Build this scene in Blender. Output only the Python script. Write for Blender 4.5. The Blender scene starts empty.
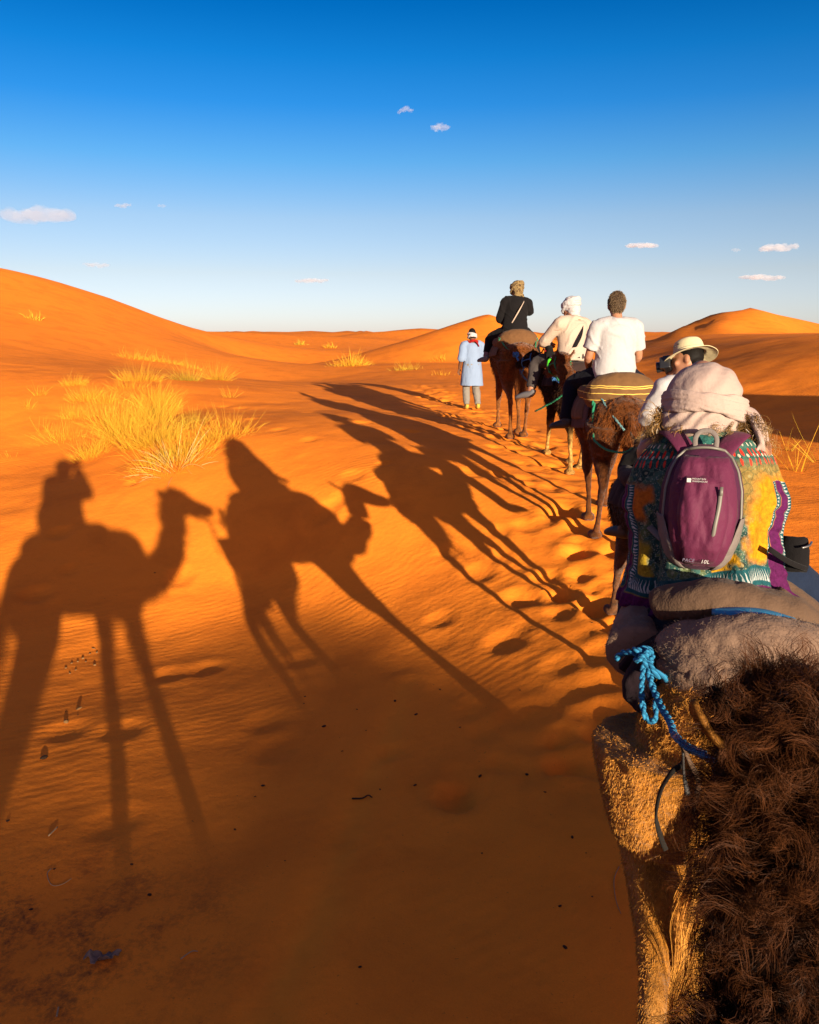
import bpy, math, random
import numpy as np
from mathutils import Vector, Matrix

random.seed(7)
RNG = np.random.default_rng(11)
scene = bpy.context.scene
COL = scene.collection
R = math.radians

# ------------------------------------------------------------------ camera geometry
FPX = 819.0                       # focal length in pixels (24 mm on a 24 mm wide frame)
CAMZ = 2.45
PITCH = math.atan(177.0 / FPX)
CP, SP = math.cos(PITCH), math.sin(PITCH)
SUN_EL = R(8.1)
SUN_AZ = R(157.9)                 # clockwise from +Y
SUN = Vector((math.sin(SUN_AZ) * math.cos(SUN_EL), math.cos(SUN_AZ) * math.cos(SUN_EL), math.sin(SUN_EL)))


def at(px, py, d):
    """World point seen at pixel (px, py) of the photograph, d metres along the optical axis."""
    x = (px - 409.5) / FPX * d
    u = (512 - py) / FPX * d
    return Vector((x, d * CP + u * SP, CAMZ - d * SP + u * CP))


# ------------------------------------------------------------------ noise
def _hash(ix, iy, iz, seed):
    h = (ix * 374761393 + iy * 668265263 + iz * 2147483647 + seed * 1274126177) & 0xFFFFFFFF
    h = ((h ^ (h >> 13)) * 1274126177) & 0xFFFFFFFF
    h = (h ^ (h >> 16)) & 0xFFFFFFFF
    return h.astype(np.float64) / 4294967295.0


def vnoise(p, seed=0):
    """Value noise -1..1 on an (n, 2 or 3) array."""
    p = np.asarray(p, dtype=np.float64)
    if p.shape[1] == 2:
        p = np.concatenate([p, np.zeros((len(p), 1))], axis=1)
    i = np.floor(p).astype(np.int64)
    f = p - i
    f = f * f * f * (f * (f * 6 - 15) + 10)
    out = 0
    for dx in (0, 1):
        wx = f[:, 0] if dx else 1 - f[:, 0]
        for dy in (0, 1):
            wy = f[:, 1] if dy else 1 - f[:, 1]
            for dz in (0, 1):
                wz = f[:, 2] if dz else 1 - f[:, 2]
                out = out + wx * wy * wz * _hash(i[:, 0] + dx, i[:, 1] + dy, i[:, 2] + dz, seed)
    return out * 2 - 1


def fbm(p, octaves=4, seed=0, gain=0.5):
    p = np.asarray(p, dtype=np.float64)
    a, s, t = 1.0, 0.0, 0.0
    for k in range(octaves):
        s = s + a * vnoise(p * (2.03 ** k) + 17.3 * k, seed + k)
        t += a
        a *= gain
    return s / t


def sstep(a, b, x):
    t = np.clip((x - a) / (b - a), 0, 1)
    return t * t * (3 - 2 * t)


# ------------------------------------------------------------------ mesh tools
def npmesh(name, V, F, smooth=True):
    """V (n,3); F list of faces or an (m,k) array."""
    me = bpy.data.meshes.new(name)
    V = np.asarray(V, dtype=np.float32)
    if isinstance(F, np.ndarray):
        m, k = F.shape
        me.vertices.add(len(V))
        me.vertices.foreach_set('co', V.ravel())
        me.loops.add(m * k)
        me.polygons.add(m)
        me.polygons.foreach_set('loop_start', np.arange(0, m * k, k, dtype=np.int32))
        me.polygons.foreach_set('loop_total', np.full(m, k, dtype=np.int32))
        me.loops.foreach_set('vertex_index', F.astype(np.int32).ravel())
        me.update(calc_edges=True)
        me.validate()
    else:
        me.from_pydata([tuple(map(float, v)) for v in V], [], [tuple(map(int, f)) for f in F])
        me.update()
    if smooth:
        me.polygons.foreach_set('use_smooth', np.ones(len(me.polygons), dtype=bool))
    return me


class MB:
    """Collects shapes as raw vertices and faces."""
    def __init__(self):
        self.v, self.f = [], []

    def add(self, V, F):
        o = len(self.v)
        self.v.extend([tuple(map(float, p)) for p in V])
        self.f.extend([tuple(i + o for i in f) for f in F])
        return self

    def xform(self, M):
        self.v = [tuple(M @ Vector(p)) for p in self.v]
        return self

    def tube(self, pts, rad, n=12, caps=True, up=None, dense=0):
        self.add(*loft(pts, rad, n, caps, up, dense))
        return self

    def ball(self, c, r, M=None, nu=16, nv=10):
        rx, ry, rz = (r, r, r) if not hasattr(r, '__len__') else r
        V, F = [], []
        for j in range(nv + 1):
            th = math.pi * j / nv
            for i in range(nu):
                ph = 2 * math.pi * i / nu
                p = Vector((rx * math.sin(th) * math.cos(ph), ry * math.sin(th) * math.sin(ph), rz * math.cos(th)))
                if M is not None:
                    p = M @ p
                V.append(p + Vector(c))
        for j in range(nv):
            for i in range(nu):
                a, b = j * nu + i, j * nu + (i + 1) % nu
                F.append((a, a + nu, b + nu, b))
        self.add(V, F)
        return self

    def box(self, c, s, M=None):
        V = []
        for z in (-.5, .5):
            for x, y in ((-.5, -.5), (.5, -.5), (.5, .5), (-.5, .5)):
                p = Vector((x * s[0], y * s[1], z * s[2]))
                V.append((M @ p if M is not None else p) + Vector(c))
        self.add(V, [(0, 3, 2, 1), (4, 5, 6, 7), (0, 1, 5, 4), (1, 2, 6, 5), (2, 3, 7, 6), (3, 0, 4, 7)])
        return self

    def mesh(self, name, smooth=True):
        return npmesh(name, self.v, self.f, smooth)


def catmull(pts, k):
    """Points (any dimension) through a Catmull-Rom curve, k samples per span."""
    P = [np.array(p, dtype=float) for p in pts]
    out = []
    n = len(P)
    for i in range(n - 1):
        p0, p1, p2, p3 = P[max(i - 1, 0)], P[i], P[i + 1], P[min(i + 2, n - 1)]
        for j in range(k):
            t = j / k
            out.append(0.5 * ((2 * p1) + (-p0 + p2) * t + (2 * p0 - 5 * p1 + 4 * p2 - p3) * t * t + (-p0 + 3 * p1 - 3 * p2 + p3) * t ** 3))
    out.append(P[-1])
    return out


def loft(pts, rad, n=12, caps=True, up=None, dense=0):
    """Tube with elliptical sections. rad: float or list of float / (side, up) pairs."""
    pts = [Vector(p) for p in pts]
    m = len(pts)
    if not hasattr(rad, '__len__'):
        rad = [rad] * m
    rr = [(r, r) if not hasattr(r, '__len__') else tuple(r) for r in rad]
    if dense:
        A = catmull([list(p) + list(r) for p, r in zip(pts, rr)], dense)
        pts = [Vector(a[:3]) for a in A]
        rr = [(max(a[3], 1e-4), max(a[4], 1e-4)) for a in A]
        m = len(pts)
    T = []
    for i in range(m):
        t = pts[min(i + 1, m - 1)] - pts[max(i - 1, 0)]
        T.append(t.normalized() if t.length > 1e-9 else Vector((0, 0, 1)))
    u0 = Vector(up) if up is not None else (Vector((0, 0, 1)) if abs(T[0].z) < .9 else Vector((0, 1, 0)))
    U = (u0 - T[0] * u0.dot(T[0])).normalized()
    V, F = [], []
    for i in range(m):
        if up is not None:
            U2 = u0 - T[i] * u0.dot(T[i])
            if U2.length > 1e-3:
                U = U2.normalized()
        else:
            U = (U - T[i] * U.dot(T[i])).normalized()
        S = T[i].cross(U)
        for k in range(n):
            a = 2 * math.pi * k / n
            V.append(pts[i] + S * (rr[i][0] * math.cos(a)) + U * (rr[i][1] * math.sin(a)))
    for i in range(m - 1):
        for k in range(n):
            a, b = i * n + k, i * n + (k + 1) % n
            F.append((a, b, b + n, a + n))
    if caps:
        c0, c1 = len(V), len(V) + 1
        V += [pts[0].copy(), pts[-1].copy()]
        for k in range(n):
            F.append((c0, (k + 1) % n, k))
            F.append((c1, (m - 1) * n + k, (m - 1) * n + (k + 1) % n))
    return V, F


def fuse(mb, voxel, smooth=6, name='fused', factor=0.5):
    """Voxel-remesh overlapping shapes into one continuous skin."""
    me = mb.mesh(name)
    o = bpy.data.objects.new('fuse_source', me)
    COL.objects.link(o)
    r = o.modifiers.new('r', 'REMESH')
    r.mode = 'VOXEL'
    r.voxel_size = voxel
    r.use_smooth_shade = True
    if smooth:
        s = o.modifiers.new('s', 'SMOOTH')
        s.iterations = smooth
        s.factor = factor
    dg = bpy.context.evaluated_depsgraph_get()
    dg.update()
    out = bpy.data.meshes.new_from_object(o.evaluated_get(dg), preserve_all_data_layers=False, depsgraph=dg)
    out.name = name
    out.materials.clear()
    bpy.data.objects.remove(o)
    bpy.data.meshes.remove(me)
    out.polygons.foreach_set('use_smooth', np.ones(len(out.polygons), dtype=bool))
    return out


def getco(me):
    a = np.empty(len(me.vertices) * 3, dtype=np.float32)
    me.vertices.foreach_get('co', a)
    return a.reshape(-1, 3).astype(np.float64)


def getno(me):
    a = np.empty(len(me.vertices) * 3, dtype=np.float32)
    me.vertices.foreach_get('normal', a)
    return a.reshape(-1, 3).astype(np.float64)


def setco(me, co):
    me.vertices.foreach_set('co', co.astype(np.float32).ravel())
    me.update()


def rough(me, amp, freq, octaves=3, seed=0, stretch=(1, 1, 1)):
    """Push a mesh in and out along its normals by fractal noise (folds, muscle, matted fur)."""
    co, no = getco(me), getno(me)
    h = fbm(co * freq * np.array(stretch), octaves, seed)
    setco(me, co + no * (h * amp)[:, None])
    return me


def link(name, data, parent=None, mat=None):
    o = bpy.data.objects.new(name, data)
    COL.objects.link(o)
    if parent is not None:
        o.parent = parent
    if mat is not None and data is not None:
        data.materials.clear()
        data.materials.append(mat)
    return o


def tag(o, label=None, cat=None, group=None, kind=None):
    if label: o['label'] = label
    if cat: o['category'] = cat
    if group: o['group'] = group
    if kind: o['kind'] = kind
    return o


def thing(name, label, cat, loc=(0, 0, 0), rz=0.0, scale=1.0, group=None):
    o = bpy.data.objects.new(name, None)
    COL.objects.link(o)
    o.location = loc
    o.rotation_euler = (0, 0, rz)
    o.scale = (scale,) * 3
    o.empty_display_size = .1
    return tag(o, label, cat, group)


def subdiv(o, levels=1):
    m = o.modifiers.new('sub', 'SUBSURF')
    m.levels = m.render_levels = levels
    return o


# ------------------------------------------------------------------ materials
def material(name, color=(.5, .5, .5), rough_=.9, spec=.2):
    m = bpy.data.materials.new(name)
    m.use_nodes = True
    b = m.node_tree.nodes['Principled BSDF']
    b.inputs['Base Color'].default_value = (*color, 1)
    b.inputs['Roughness'].default_value = rough_
    b.inputs['Specular IOR Level'].default_value = spec
    return m


class NT:
    """Small helper for node graphs."""
    def __init__(self, m):
        self.t = m.node_tree
        self.bsdf = self.t.nodes.get('Principled BSDF')

    def n(self, typ, **kw):
        nd = self.t.nodes.new(typ)
        for k, v in kw.items():
            setattr(nd, k, v)
        return nd

    def l(self, a, b):
        self.t.links.new(a, b)

    def val(self, sock, v):
        sock.default_value = v

    def noise(self, vec, scale, detail=4, rough_=.55, dist=0):
        nd = self.n('ShaderNodeTexNoise')
        nd.inputs['Scale'].default_value = scale
        nd.inputs['Detail'].default_value = detail
        nd.inputs['Roughness'].default_value = rough_
        nd.inputs['Distortion'].default_value = dist
        if vec is not None:
            self.l(vec, nd.inputs['Vector'])
        return nd.outputs['Fac']

    def ramp(self, fac, stops):
        nd = self.n('ShaderNodeValToRGB')
        e = nd.color_ramp.elements
        while len(e) < len(stops):
            e.new(.5)
        for i, (p, c) in enumerate(stops):
            e[i].position = p
            e[i].color = (*c, 1) if len(c) == 3 else c
        self.l(fac, nd.inputs['Fac'])
        return nd.outputs['Color']

    def mix(self, fac, a, b, blend='MIX'):
        nd = self.n('ShaderNodeMix', data_type='RGBA', blend_type=blend)
        for s, v in ((nd.inputs['Factor'], fac), (nd.inputs['A'], a), (nd.inputs['B'], b)):
            if hasattr(v, 'links'):
                self.l(v, s)
            elif hasattr(v, '__len__'):
                s.default_value = (*v, 1)
            else:
                s.default_value = v
        return nd.outputs['Result']

    def math(self, op, a, b=0.0, clamp=False):
        nd = self.n('ShaderNodeMath', operation=op, use_clamp=clamp)
        for s, v in ((nd.inputs[0], a), (nd.inputs[1], b)):
            if hasattr(v, 'links'):
                self.l(v, s)
            else:
                s.default_value = v
        return nd.outputs[0]

    def bump(self, height, strength=.5, dist=.01, prev=None):
        nd = self.n('ShaderNodeBump')
        nd.inputs['Strength'].default_value = strength
        nd.inputs['Distance'].default_value = dist
        self.l(height, nd.inputs['Height'])
        if prev is not None:
            self.l(prev, nd.inputs['Normal'])
        return nd.outputs['Normal']

    def coord(self, which='Object'):
        return self.n('ShaderNodeTexCoord').outputs[which]


CLOTH_K = .46


def cloth(name, c1, c2=None, scale=30, bump=.25, weave=260, rough_=.9, spec=.06, sheen=.03):
    """Woven cloth: two close tones in patches, a fine weave."""
    c1 = tuple(x * CLOTH_K for x in c1)
    c2 = tuple(x * .75 for x in c1) if c2 is None else tuple(x * CLOTH_K for x in c2)
    m = material(name, c1, rough_, spec)
    g = NT(m)
    co = g.coord()
    g.l(g.mix(g.noise(co, scale, 3), c1, c2), g.bsdf.inputs['Base Color'])
    h = g.noise(co, weave, 2)
    h2 = g.noise(co, weave * .12, 3)
    nb = g.bump(h2, bump * .8, .012)
    g.l(g.bump(h, bump, .002, nb), g.bsdf.inputs['Normal'])
    g.bsdf.inputs['Sheen Weight'].default_value = sheen
    return m
# ------------------------------------------------------------------ terrain
PATH = [(0, -30, 0.1), (-.5, -12, 0.05), (-.3, -4, 0), (0, 0, 0), (1.0, 3, .08), (1.8, 5.5, .34), (2.0, 8, .58), (2.2, 11, .72), (1.9, 13.5, .82),
        (1.4, 18, .84), (.8, 24, 1.0), (1.0, 32, 1.1)]
_ctl = [Vector(p) for p in PATH]
for q in [(228, 440, 11.8), (190, 495, 10.3), (350, 490, 9.4), (318, 413, 14.3), (300, 390, 19.6), (270, 382, 31),
          (75, 458, 13), (130, 420, 15), (150, 385, 17.5), (0, 400, 16), (0, 330, 29), (0, 268, 46), (100, 297, 52),
          (200, 331, 60), (60, 360, 24), (250, 360, 50), (400, 365, 36), (440, 370, 32), (0, 500, 11)]:
    _ctl.append(at(*q))
_ctl += [Vector(p) for p in [
    (-2, 5, -.12), (-4, 6, -.2), (-3, 2, -.08), (-6, 3, -.1), (-5, -4, 0), (3, -4, 0), (-.5, 6.5, -.09), (.4, 5, .0), (-1.1, 7.4, -.14), (-1.5, 8.2, -.06), (-3.2, 7.9, -.18), (-3.9, 9.4, .2), (-6, 8, .0), (-12, 4, .4), (-14, -6, .5),
    (-26, 58, 3.6), (-22, 70, 2.4), (-35, 45, 6.4), (-45, 60, 5), (-40, 25, 4), (-25, 12, 2), (-12, 66, 1.8), (0, 60, 1.3), (0, 75, 1.2),
    (5, 6, .36), (4.3, 9, .5), (6.0, 13, .6), (6.4, 17, .65), (4, 22, .9), (5, 32, 1.1), (4, 42, 1.2),
    (9, 20, 1.25), (8.5, 28, 1.3), (10, 38, 1.3), (12, 50, 1.3),
    (12, 22, 2.1), (12, 29, 2.2), (13.6, 38, 2.25), (16, 50, 2.3), (15, 22, 2.45), (15.5, 30, 2.5), (17, 40, 2.45), (20, 55, 2.3),
    (22, 25, 2.2), (25, 40, 2.0), (20, 12, 1.4), (12, 12, 1.0), (8, 4, .4), (14, 0, .6), (10, -8, .3), (30, 10, 1.4), (35, 30, 1.6)]]


def _tps_kernel(r2):
    return np.where(r2 > 1e-12, r2 * np.log(np.maximum(r2, 1e-12)), 0)


CTL_XY = np.array([(p.x, p.y) for p in _ctl])
CTL_Z = np.array([p.z for p in _ctl])
N_CTL = len(CTL_XY)
TPS_K = _tps_kernel(((CTL_XY[:, None] - CTL_XY[None]) ** 2).sum(-1)) + np.eye(N_CTL) * .6
TPS_A = np.zeros((N_CTL + 3, N_CTL + 3))
TPS_A[:N_CTL, :N_CTL] = TPS_K
TPS_A[:N_CTL, N_CTL] = 1
TPS_A[:N_CTL, N_CTL + 1:] = CTL_XY
TPS_A[N_CTL:, :N_CTL] = TPS_A[:N_CTL, N_CTL:].T
TPS_W = np.linalg.solve(TPS_A, np.concatenate([CTL_Z, np.zeros(3)]))


def _tps(x, y):
    out = np.full(x.shape, TPS_W[N_CTL])
    out = out + TPS_W[N_CTL + 1] * x + TPS_W[N_CTL + 2] * y
    for i in range(N_CTL):
        out += TPS_W[i] * _tps_kernel((x - CTL_XY[i, 0]) ** 2 + (y - CTL_XY[i, 1]) ** 2)
    return out


def crest(x, y, cx, cy, ang, length, front, back, h, wob=0.0, seed=0):
    """A dune ridge: gentle windward side, steep lee side, a crest that curves and fades at its ends."""
    c, s = math.cos(ang), math.sin(ang)
    u = (x - cx) * c + (y - cy) * s
    v = -(x - cx) * s + (y - cy) * c
    v = v - wob * length * np.sin(u / length * 2.1 + seed)
    e = np.clip(1 - (u / length) ** 2, 0, 1) ** 1.2
    w = np.where(v > 0, np.clip(1 - v / back, 0, 1) ** 1.25, np.clip(1 + v / front, 0, 1) ** 1.35)
    return h * e * w


def spur(x, y, a, b, h, wl, wr):
    """A sharp spur running down from a peak at a towards b: steep on its left, long on its right."""
    ux, uy = b.x - a.x, b.y - a.y
    L = math.hypot(ux, uy)
    ux, uy = ux / L, uy / L
    t = ((x - a.x) * ux + (y - a.y) * uy) / L
    s = -(x - a.x) * uy + (y - a.y) * ux
    s = s + L * .05 * np.sin(t * 5)
    e = np.where(t > 0, np.clip(1 - t / 1.15, 0, 1) ** .9, np.clip(1 + t / 1.3, 0, 1))
    return h * e * np.clip(1 - np.where(s > 0, s / wr, -s / wl), 0, 1) ** 1.15


def base_height(x, y):
    x = np.asarray(x, dtype=float)
    y = np.asarray(y, dtype=float)
    shp = x.shape
    x = x.ravel()
    y = y.ravel()
    d = np.hypot(x, y - 18)
    near = _tps(np.clip(x, -48, 38), np.clip(y, -12, 80))
    far = 1.0 + .6 * fbm(np.stack([x, y], 1) / 90, 3, 5)
    # open dune sea beyond
    r = 1 - np.abs(fbm(np.stack([x / 210 + .3 * y / 210, y / 130], 1), 3, 21))
    far += 5.0 * r ** 3 * sstep(90, 500, d) + 9 * sstep(400, 1500, d) * np.maximum(0, fbm(np.stack([x, y], 1) / 420, 3, 33)) - .004 * np.minimum(d, 900) * sstep(100, 400, d) * .6
    z = near + (far - near) * sstep(42, 74, d)
    # the lit dune ahead of the caravan: a sharp little peak with a long left shoulder
    dx, dy = x - 4.35, y - 47
    z += 2.75 * np.clip(1 - np.hypot(np.where(dx < 0, dx / 10.5, dx / 6.5), np.where(dy < 0, dy / 9, dy / 8)), 0, 1) ** 1.12
    # dunes along the horizon
    z += crest(x, y, -34, 118, R(12), 40, 26, 20, 2.4, .06, 1)
    z += crest(x, y, -14, 175, R(-6), 38, 40, 18, 2.4, .06, 2)
    z += crest(x, y, 2, 150, R(12), 24, 30, 14, 2.4, .05, .5)
    z += crest(x, y, 45, 118, R(14), 24, 30, 16, 1.7, .06, .4)
    z += spur(x, y, at(752, 330, 120), at(792, 338, 92), 2.2, 5, 22)
    z += spur(x, y, at(697, 332, 112), at(672, 340, 90), 2.3, 4.5, 16)
    z += spur(x, y, at(722, 334, 104), at(735, 342, 88), 1.7, 3.5, 10)
    z += crest(x, y, 66, 125, R(-8), 30, 26, 16, 1.6, .08, 2.2)
    z += crest(x, y, 90, 150, R(10), 50, 36, 24, 1.5, .06, 3)
    z += crest(x, y, -95, 190, R(4), 70, 50, 30, 4, .06, 3)
    # the dune behind, towards the sun: its crest puts the near sand in shade
    px, py = SHADE_DUNE
    c, s = math.cos(math.pi / 2 - SUN_AZ), math.sin(math.pi / 2 - SUN_AZ)      # horizontal direction to the sun
    along = (x - px) * -s + (y - py) * c
    across = (x - px) * c + (y - py) * s
    hcrest = 4.84 + np.interp(along, [-12, -5, -3.2, -2, -.9, .4, 1.0, 1.8, 3, 6, 14], [-.10, -.05, -.13, -.16, -.10, .05, .01, .02, .06, .2, .0])
    z += hcrest * np.exp(-(along / 30) ** 4) * np.where(across < 0, np.clip(1 + across / 19, 0, 1) ** 1.3, np.clip(1 - across / 40, 0, 1) ** 1.3)
    # sand heaped round the grass patch
    mp = at(165, 442, 13.6)
    z += .16 * np.exp(-(((x - mp.x) / 1.1) ** 2 + ((y - mp.y) / 1.4) ** 2))
    # a hummock beside the trail, just out of the frame
    for hx, hy, hr, hh in HUMMOCKS:
        z += hh * np.exp(-(((x - hx) ** 2 + (y - hy) ** 2) / hr ** 2) ** 1.5)
    return z.reshape(shp)


SHADE_DUNE = (13.0, -28.0)
HUMMOCKS = [(10.6, 8.4, 2.2, 1.15), (13.2, 9.6, 2.6, 1.3)]


GRID = {}


def hz(x, y):
    """Height of the finished sand, prints and all."""
    X, Y, Z = GRID['x'], GRID['y'], GRID['z']
    i, j = int(np.clip(np.searchsorted(X, x) - 1, 0, len(X) - 2)), int(np.clip(np.searchsorted(Y, y) - 1, 0, len(Y) - 2))
    u, v = (x - X[i]) / (X[i + 1] - X[i]), (y - Y[j]) / (Y[j + 1] - Y[j])
    return float((Z[j, i] * (1 - u) + Z[j, i + 1] * u) * (1 - v) + (Z[j + 1, i] * (1 - u) + Z[j + 1, i + 1] * u) * v)


def ground(x, y, dz=0.0):
    return Vector((x, y, hz(x, y) + dz))


def graded(lo, hi, step, start, stop, growth):
    """Even spacing inside lo..hi, growing spacing out to start and stop."""
    a = list(np.arange(lo, hi, step))
    s, p, left = step, lo, []
    while p > start:
        s *= growth
        p -= s
        left.append(p)
    s, p, right = step, a[-1], []
    while p < stop:
        s *= growth
        p += s
        right.append(p)
    return np.array(left[::-1] + a + right)


def build_ground():
    X = graded(-10.5, 8.5, .05, -4500, 4500, 1.045)
    Y = graded(1.5, 20, .05, -1500, 6500, 1.03)
    gx, gy = np.meshgrid(X, Y)
    z = base_height(gx, gy)
    P = np.stack([gx.ravel(), gy.ravel()], 1)
    d = np.hypot(gx, gy - 8)
    # soft unevenness of loose sand
    z += (.022 * fbm(P / 1.7, 3, 3).reshape(z.shape) + .010 * fbm(P / .45, 3, 9).reshape(z.shape)) * sstep(120, 30, d)
    # trampled trail: churned sand
    tr = catmull(PATH, 12)
    tx, ty = np.array([p[0] for p in tr]), np.array([p[1] for p in tr])
    o = np.argsort(ty)
    cx = np.interp(gy, ty[o], tx[o])
    off = gx - (cx - .25)
    w = np.exp(-(off / .75) ** 4) * sstep(1.5, 4, gy) * sstep(40, 22, gy)
    ch = fbm(P / .30, 3, 41).reshape(z.shape)
    z += w * (.013 * ch)
    # prints of padded camel feet
    rng = np.random.default_rng(5)
    prints = []
    for _ in range(330):
        y = rng.uniform(4.2, 24)
        prints.append((np.interp(y, ty[o], tx[o]) - .3 + rng.normal(0, .42), y, rng.uniform(.09, .14), rng.uniform(.008, .032)))
    for q in [(200, 590, 6.6), (165, 598, 6.5), (60, 660, 5.4), (120, 662, 5.4), (265, 652, 5.5), (275, 690, 5.1), (300, 597, 6.6), (540, 683, 5.2), (575, 655, 5.4),
              (570, 720, 4.8), (590, 690, 5.0), (110, 785, 4.3)]:
        g = at(*q)
        prints.append((g.x, g.y, .13, .017))
    for _ in range(60):
        y = rng.uniform(4.0, 8.5)
        prints.append((np.interp(y, ty[o], tx[o]) - .45 + rng.normal(0, .35), y, rng.uniform(.09, .14), rng.uniform(.018, .036)))
    for _ in range(26):
        y = rng.uniform(4, 16)
        prints.append((rng.uniform(-4.5, .5), y, rng.uniform(.08, .14), rng.uniform(.012, .035)))
    for fx, fy, r, dep in prints:
        i0, i1 = np.searchsorted(X, fx - .5), np.searchsorted(X, fx + .5)
        j0, j1 = np.searchsorted(Y, fy - .5), np.searchsorted(Y, fy + .5)
        if i1 <= i0 or j1 <= j0:
            continue
        xx, yy = gx[j0:j1, i0:i1] - fx, gy[j0:j1, i0:i1] - fy
        a = rng.uniform(-.5, .5)
        u, v = xx * math.cos(a) + yy * math.sin(a), (-xx * math.sin(a) + yy * math.cos(a)) * .8
        q = np.hypot(u, v) / r
        z[j0:j1, i0:i1] += -dep * np.exp(-q ** 4) + dep * .16 * np.exp(-((q - 1.4) / .42) ** 2) * (1 + .5 * np.sin(3 * np.arctan2(v, u) + a * 9))
    # a faint drag mark running up the middle of the foreground
    tk = np.array(catmull([tuple(at(*q))[:2] for q in ((230, 1020, 2.75), (268, 940, 3.1), (318, 850, 3.6), (352, 760, 4.3), (385, 690, 5.1), (405, 640, 5.9))], 30))
    sel = (gy > 1.5) & (gy < 7.5) & (gx > -2) & (gx < 1)
    q = np.stack([gx[sel], gy[sel]], 1)
    dist = np.full(len(q), 9.0)
    for k in range(len(tk)):
        dist = np.minimum(dist, np.hypot(q[:, 0] - tk[k, 0], q[:, 1] - tk[k, 1]))
    dist = dist + .02 * fbm(q * 3, 2, 90)
    track = np.zeros(z.shape)
    track[sel] = np.exp(-(dist / .10) ** 2)
    z[sel] += -.016 * np.exp(-(dist / .07) ** 2) + .012 * np.exp(-((dist - .16) / .06) ** 2)
    V = np.stack([gx.ravel(), gy.ravel(), z.ravel()], 1)
    GRID.update(x=X, y=Y, z=z)
    ny, nx = gx.shape
    idx = np.arange(ny * nx).reshape(ny, nx)
    F = np.stack([idx[:-1, :-1].ravel(), idx[:-1, 1:].ravel(), idx[1:, 1:].ravel(), idx[1:, :-1].ravel()], 1)
    me = npmesh('sand_terrain', V, F)
    at_ = me.attributes.new('track', 'FLOAT', 'POINT')
    at_.data.foreach_set('value', track.ravel().astype(np.float32))
    return me


def sand_material():
    m = material('orange_sand', (.62, .2, .02), 1.0, .05)
    g = NT(m)
    geo = g.n('ShaderNodeNewGeometry')
    pos = geo.outputs['Position']
    big = g.noise(pos, .35, 4, .6)
    mid = g.noise(pos, 2.2, 5, .6)
    col = g.mix(big, SAND_A, SAND_B)
    col = g.mix(g.math('MULTIPLY', mid, .5), col, SAND_C)
    grain = g.noise(pos, 160, 3, .7)
    col = g.mix(g.ramp(grain, [(.35, (.0, .0, .0)), (.7, (.5, .5, .5))]), col, SAND_D)
    # dark dung dust and chaff trodden into the sand near the camera's left
    sep = g.n('ShaderNodeSeparateXYZ')
    g.l(pos, sep.inputs[0])
    dx = g.math('MULTIPLY', g.math('ADD', sep.outputs[0], 1.75), .75)
    dy = g.math('ADD', sep.outputs[1], -2.95)
    rr = g.math('SQRT', g.math('ADD', g.math('MULTIPLY', dx, dx), g.math('MULTIPLY', dy, dy)))
    patch = g.math('SUBTRACT', 1.0, rr, True)
    chaff = g.ramp(g.math('MULTIPLY', g.noise(pos, 34, 6, .75, .3), g.noise(pos, 4, 4, .6)), [(.22, (0, 0, 0)), (.42, (.9, .9, .9))])
    stain = g.math('MULTIPLY', g.math('MULTIPLY', chaff, patch), 1.5, True)
    col = g.mix(stain, col, (.06, .030, .016))
    speck = g.ramp(g.noise(pos, 48, 3, .6), [(.68, (0, 0, 0)), (.74, (.5, .5, .5))])
    col = g.mix(speck, col, (.12, .05, .018))
    # pale dry sand dragged along the old track
    tr = g.n('ShaderNodeAttribute', attribute_name='track').outputs['Fac']
    col = g.mix(g.math('MULTIPLY', g.math('MULTIPLY', tr, g.noise(pos, 6, 4)), .9, True), col, (.92, .275, .022))
    # damp, darker patches with a shape of their own
    dmp = g.ramp(g.noise(pos, 1.1, 6, .62, .4), [(.46, (0, 0, 0)), (.64, (.34, .34, .34))])
    col = g.mix(dmp, col, (.46, .105, .012))
    g.l(col, g.bsdf.inputs['Base Color'])
    # wind ripples, two sets broken up by noise, and grain
    mp = g.n('ShaderNodeMapping')
    g.l(pos, mp.inputs['Vector'])
    mp.inputs['Rotation'].default_value = (0, 0, R(62))
    wv = g.n('ShaderNodeTexWave', wave_type='BANDS', bands_direction='X', wave_profile='SIN')
    g.l(mp.outputs['Vector'], wv.inputs['Vector'])
    wv.inputs['Scale'].default_value = 3.4
    wv.inputs['Distortion'].default_value = 8
    wv.inputs['Detail'].default_value = 3
    wv.inputs['Detail Scale'].default_value = .6
    amt = g.ramp(g.noise(pos, .5, 3, .6), [(.42, (.0, .0, .0)), (.66, (1, 1, 1))])
    rip = g.math('MULTIPLY', wv.outputs['Fac'], amt)
    b1 = g.bump(rip, .17, .011)
    b2 = g.bump(g.noise(pos, 14, 6, .65), .35, .02, b1)
    b3 = g.bump(g.noise(pos, 220, 2, .6), .22, .004, b2)
    g.l(b3, g.bsdf.inputs['Normal'])
    return m


SAND_A = (.88, .240, .018)
SAND_B = (.80, .204, .017)
SAND_C = (.90, .275, .021)
SAND_D = (.66, .152, .017)
sand = link('sand_terrain', build_ground(), None, sand_material())
tag(sand, kind='structure')
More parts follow.
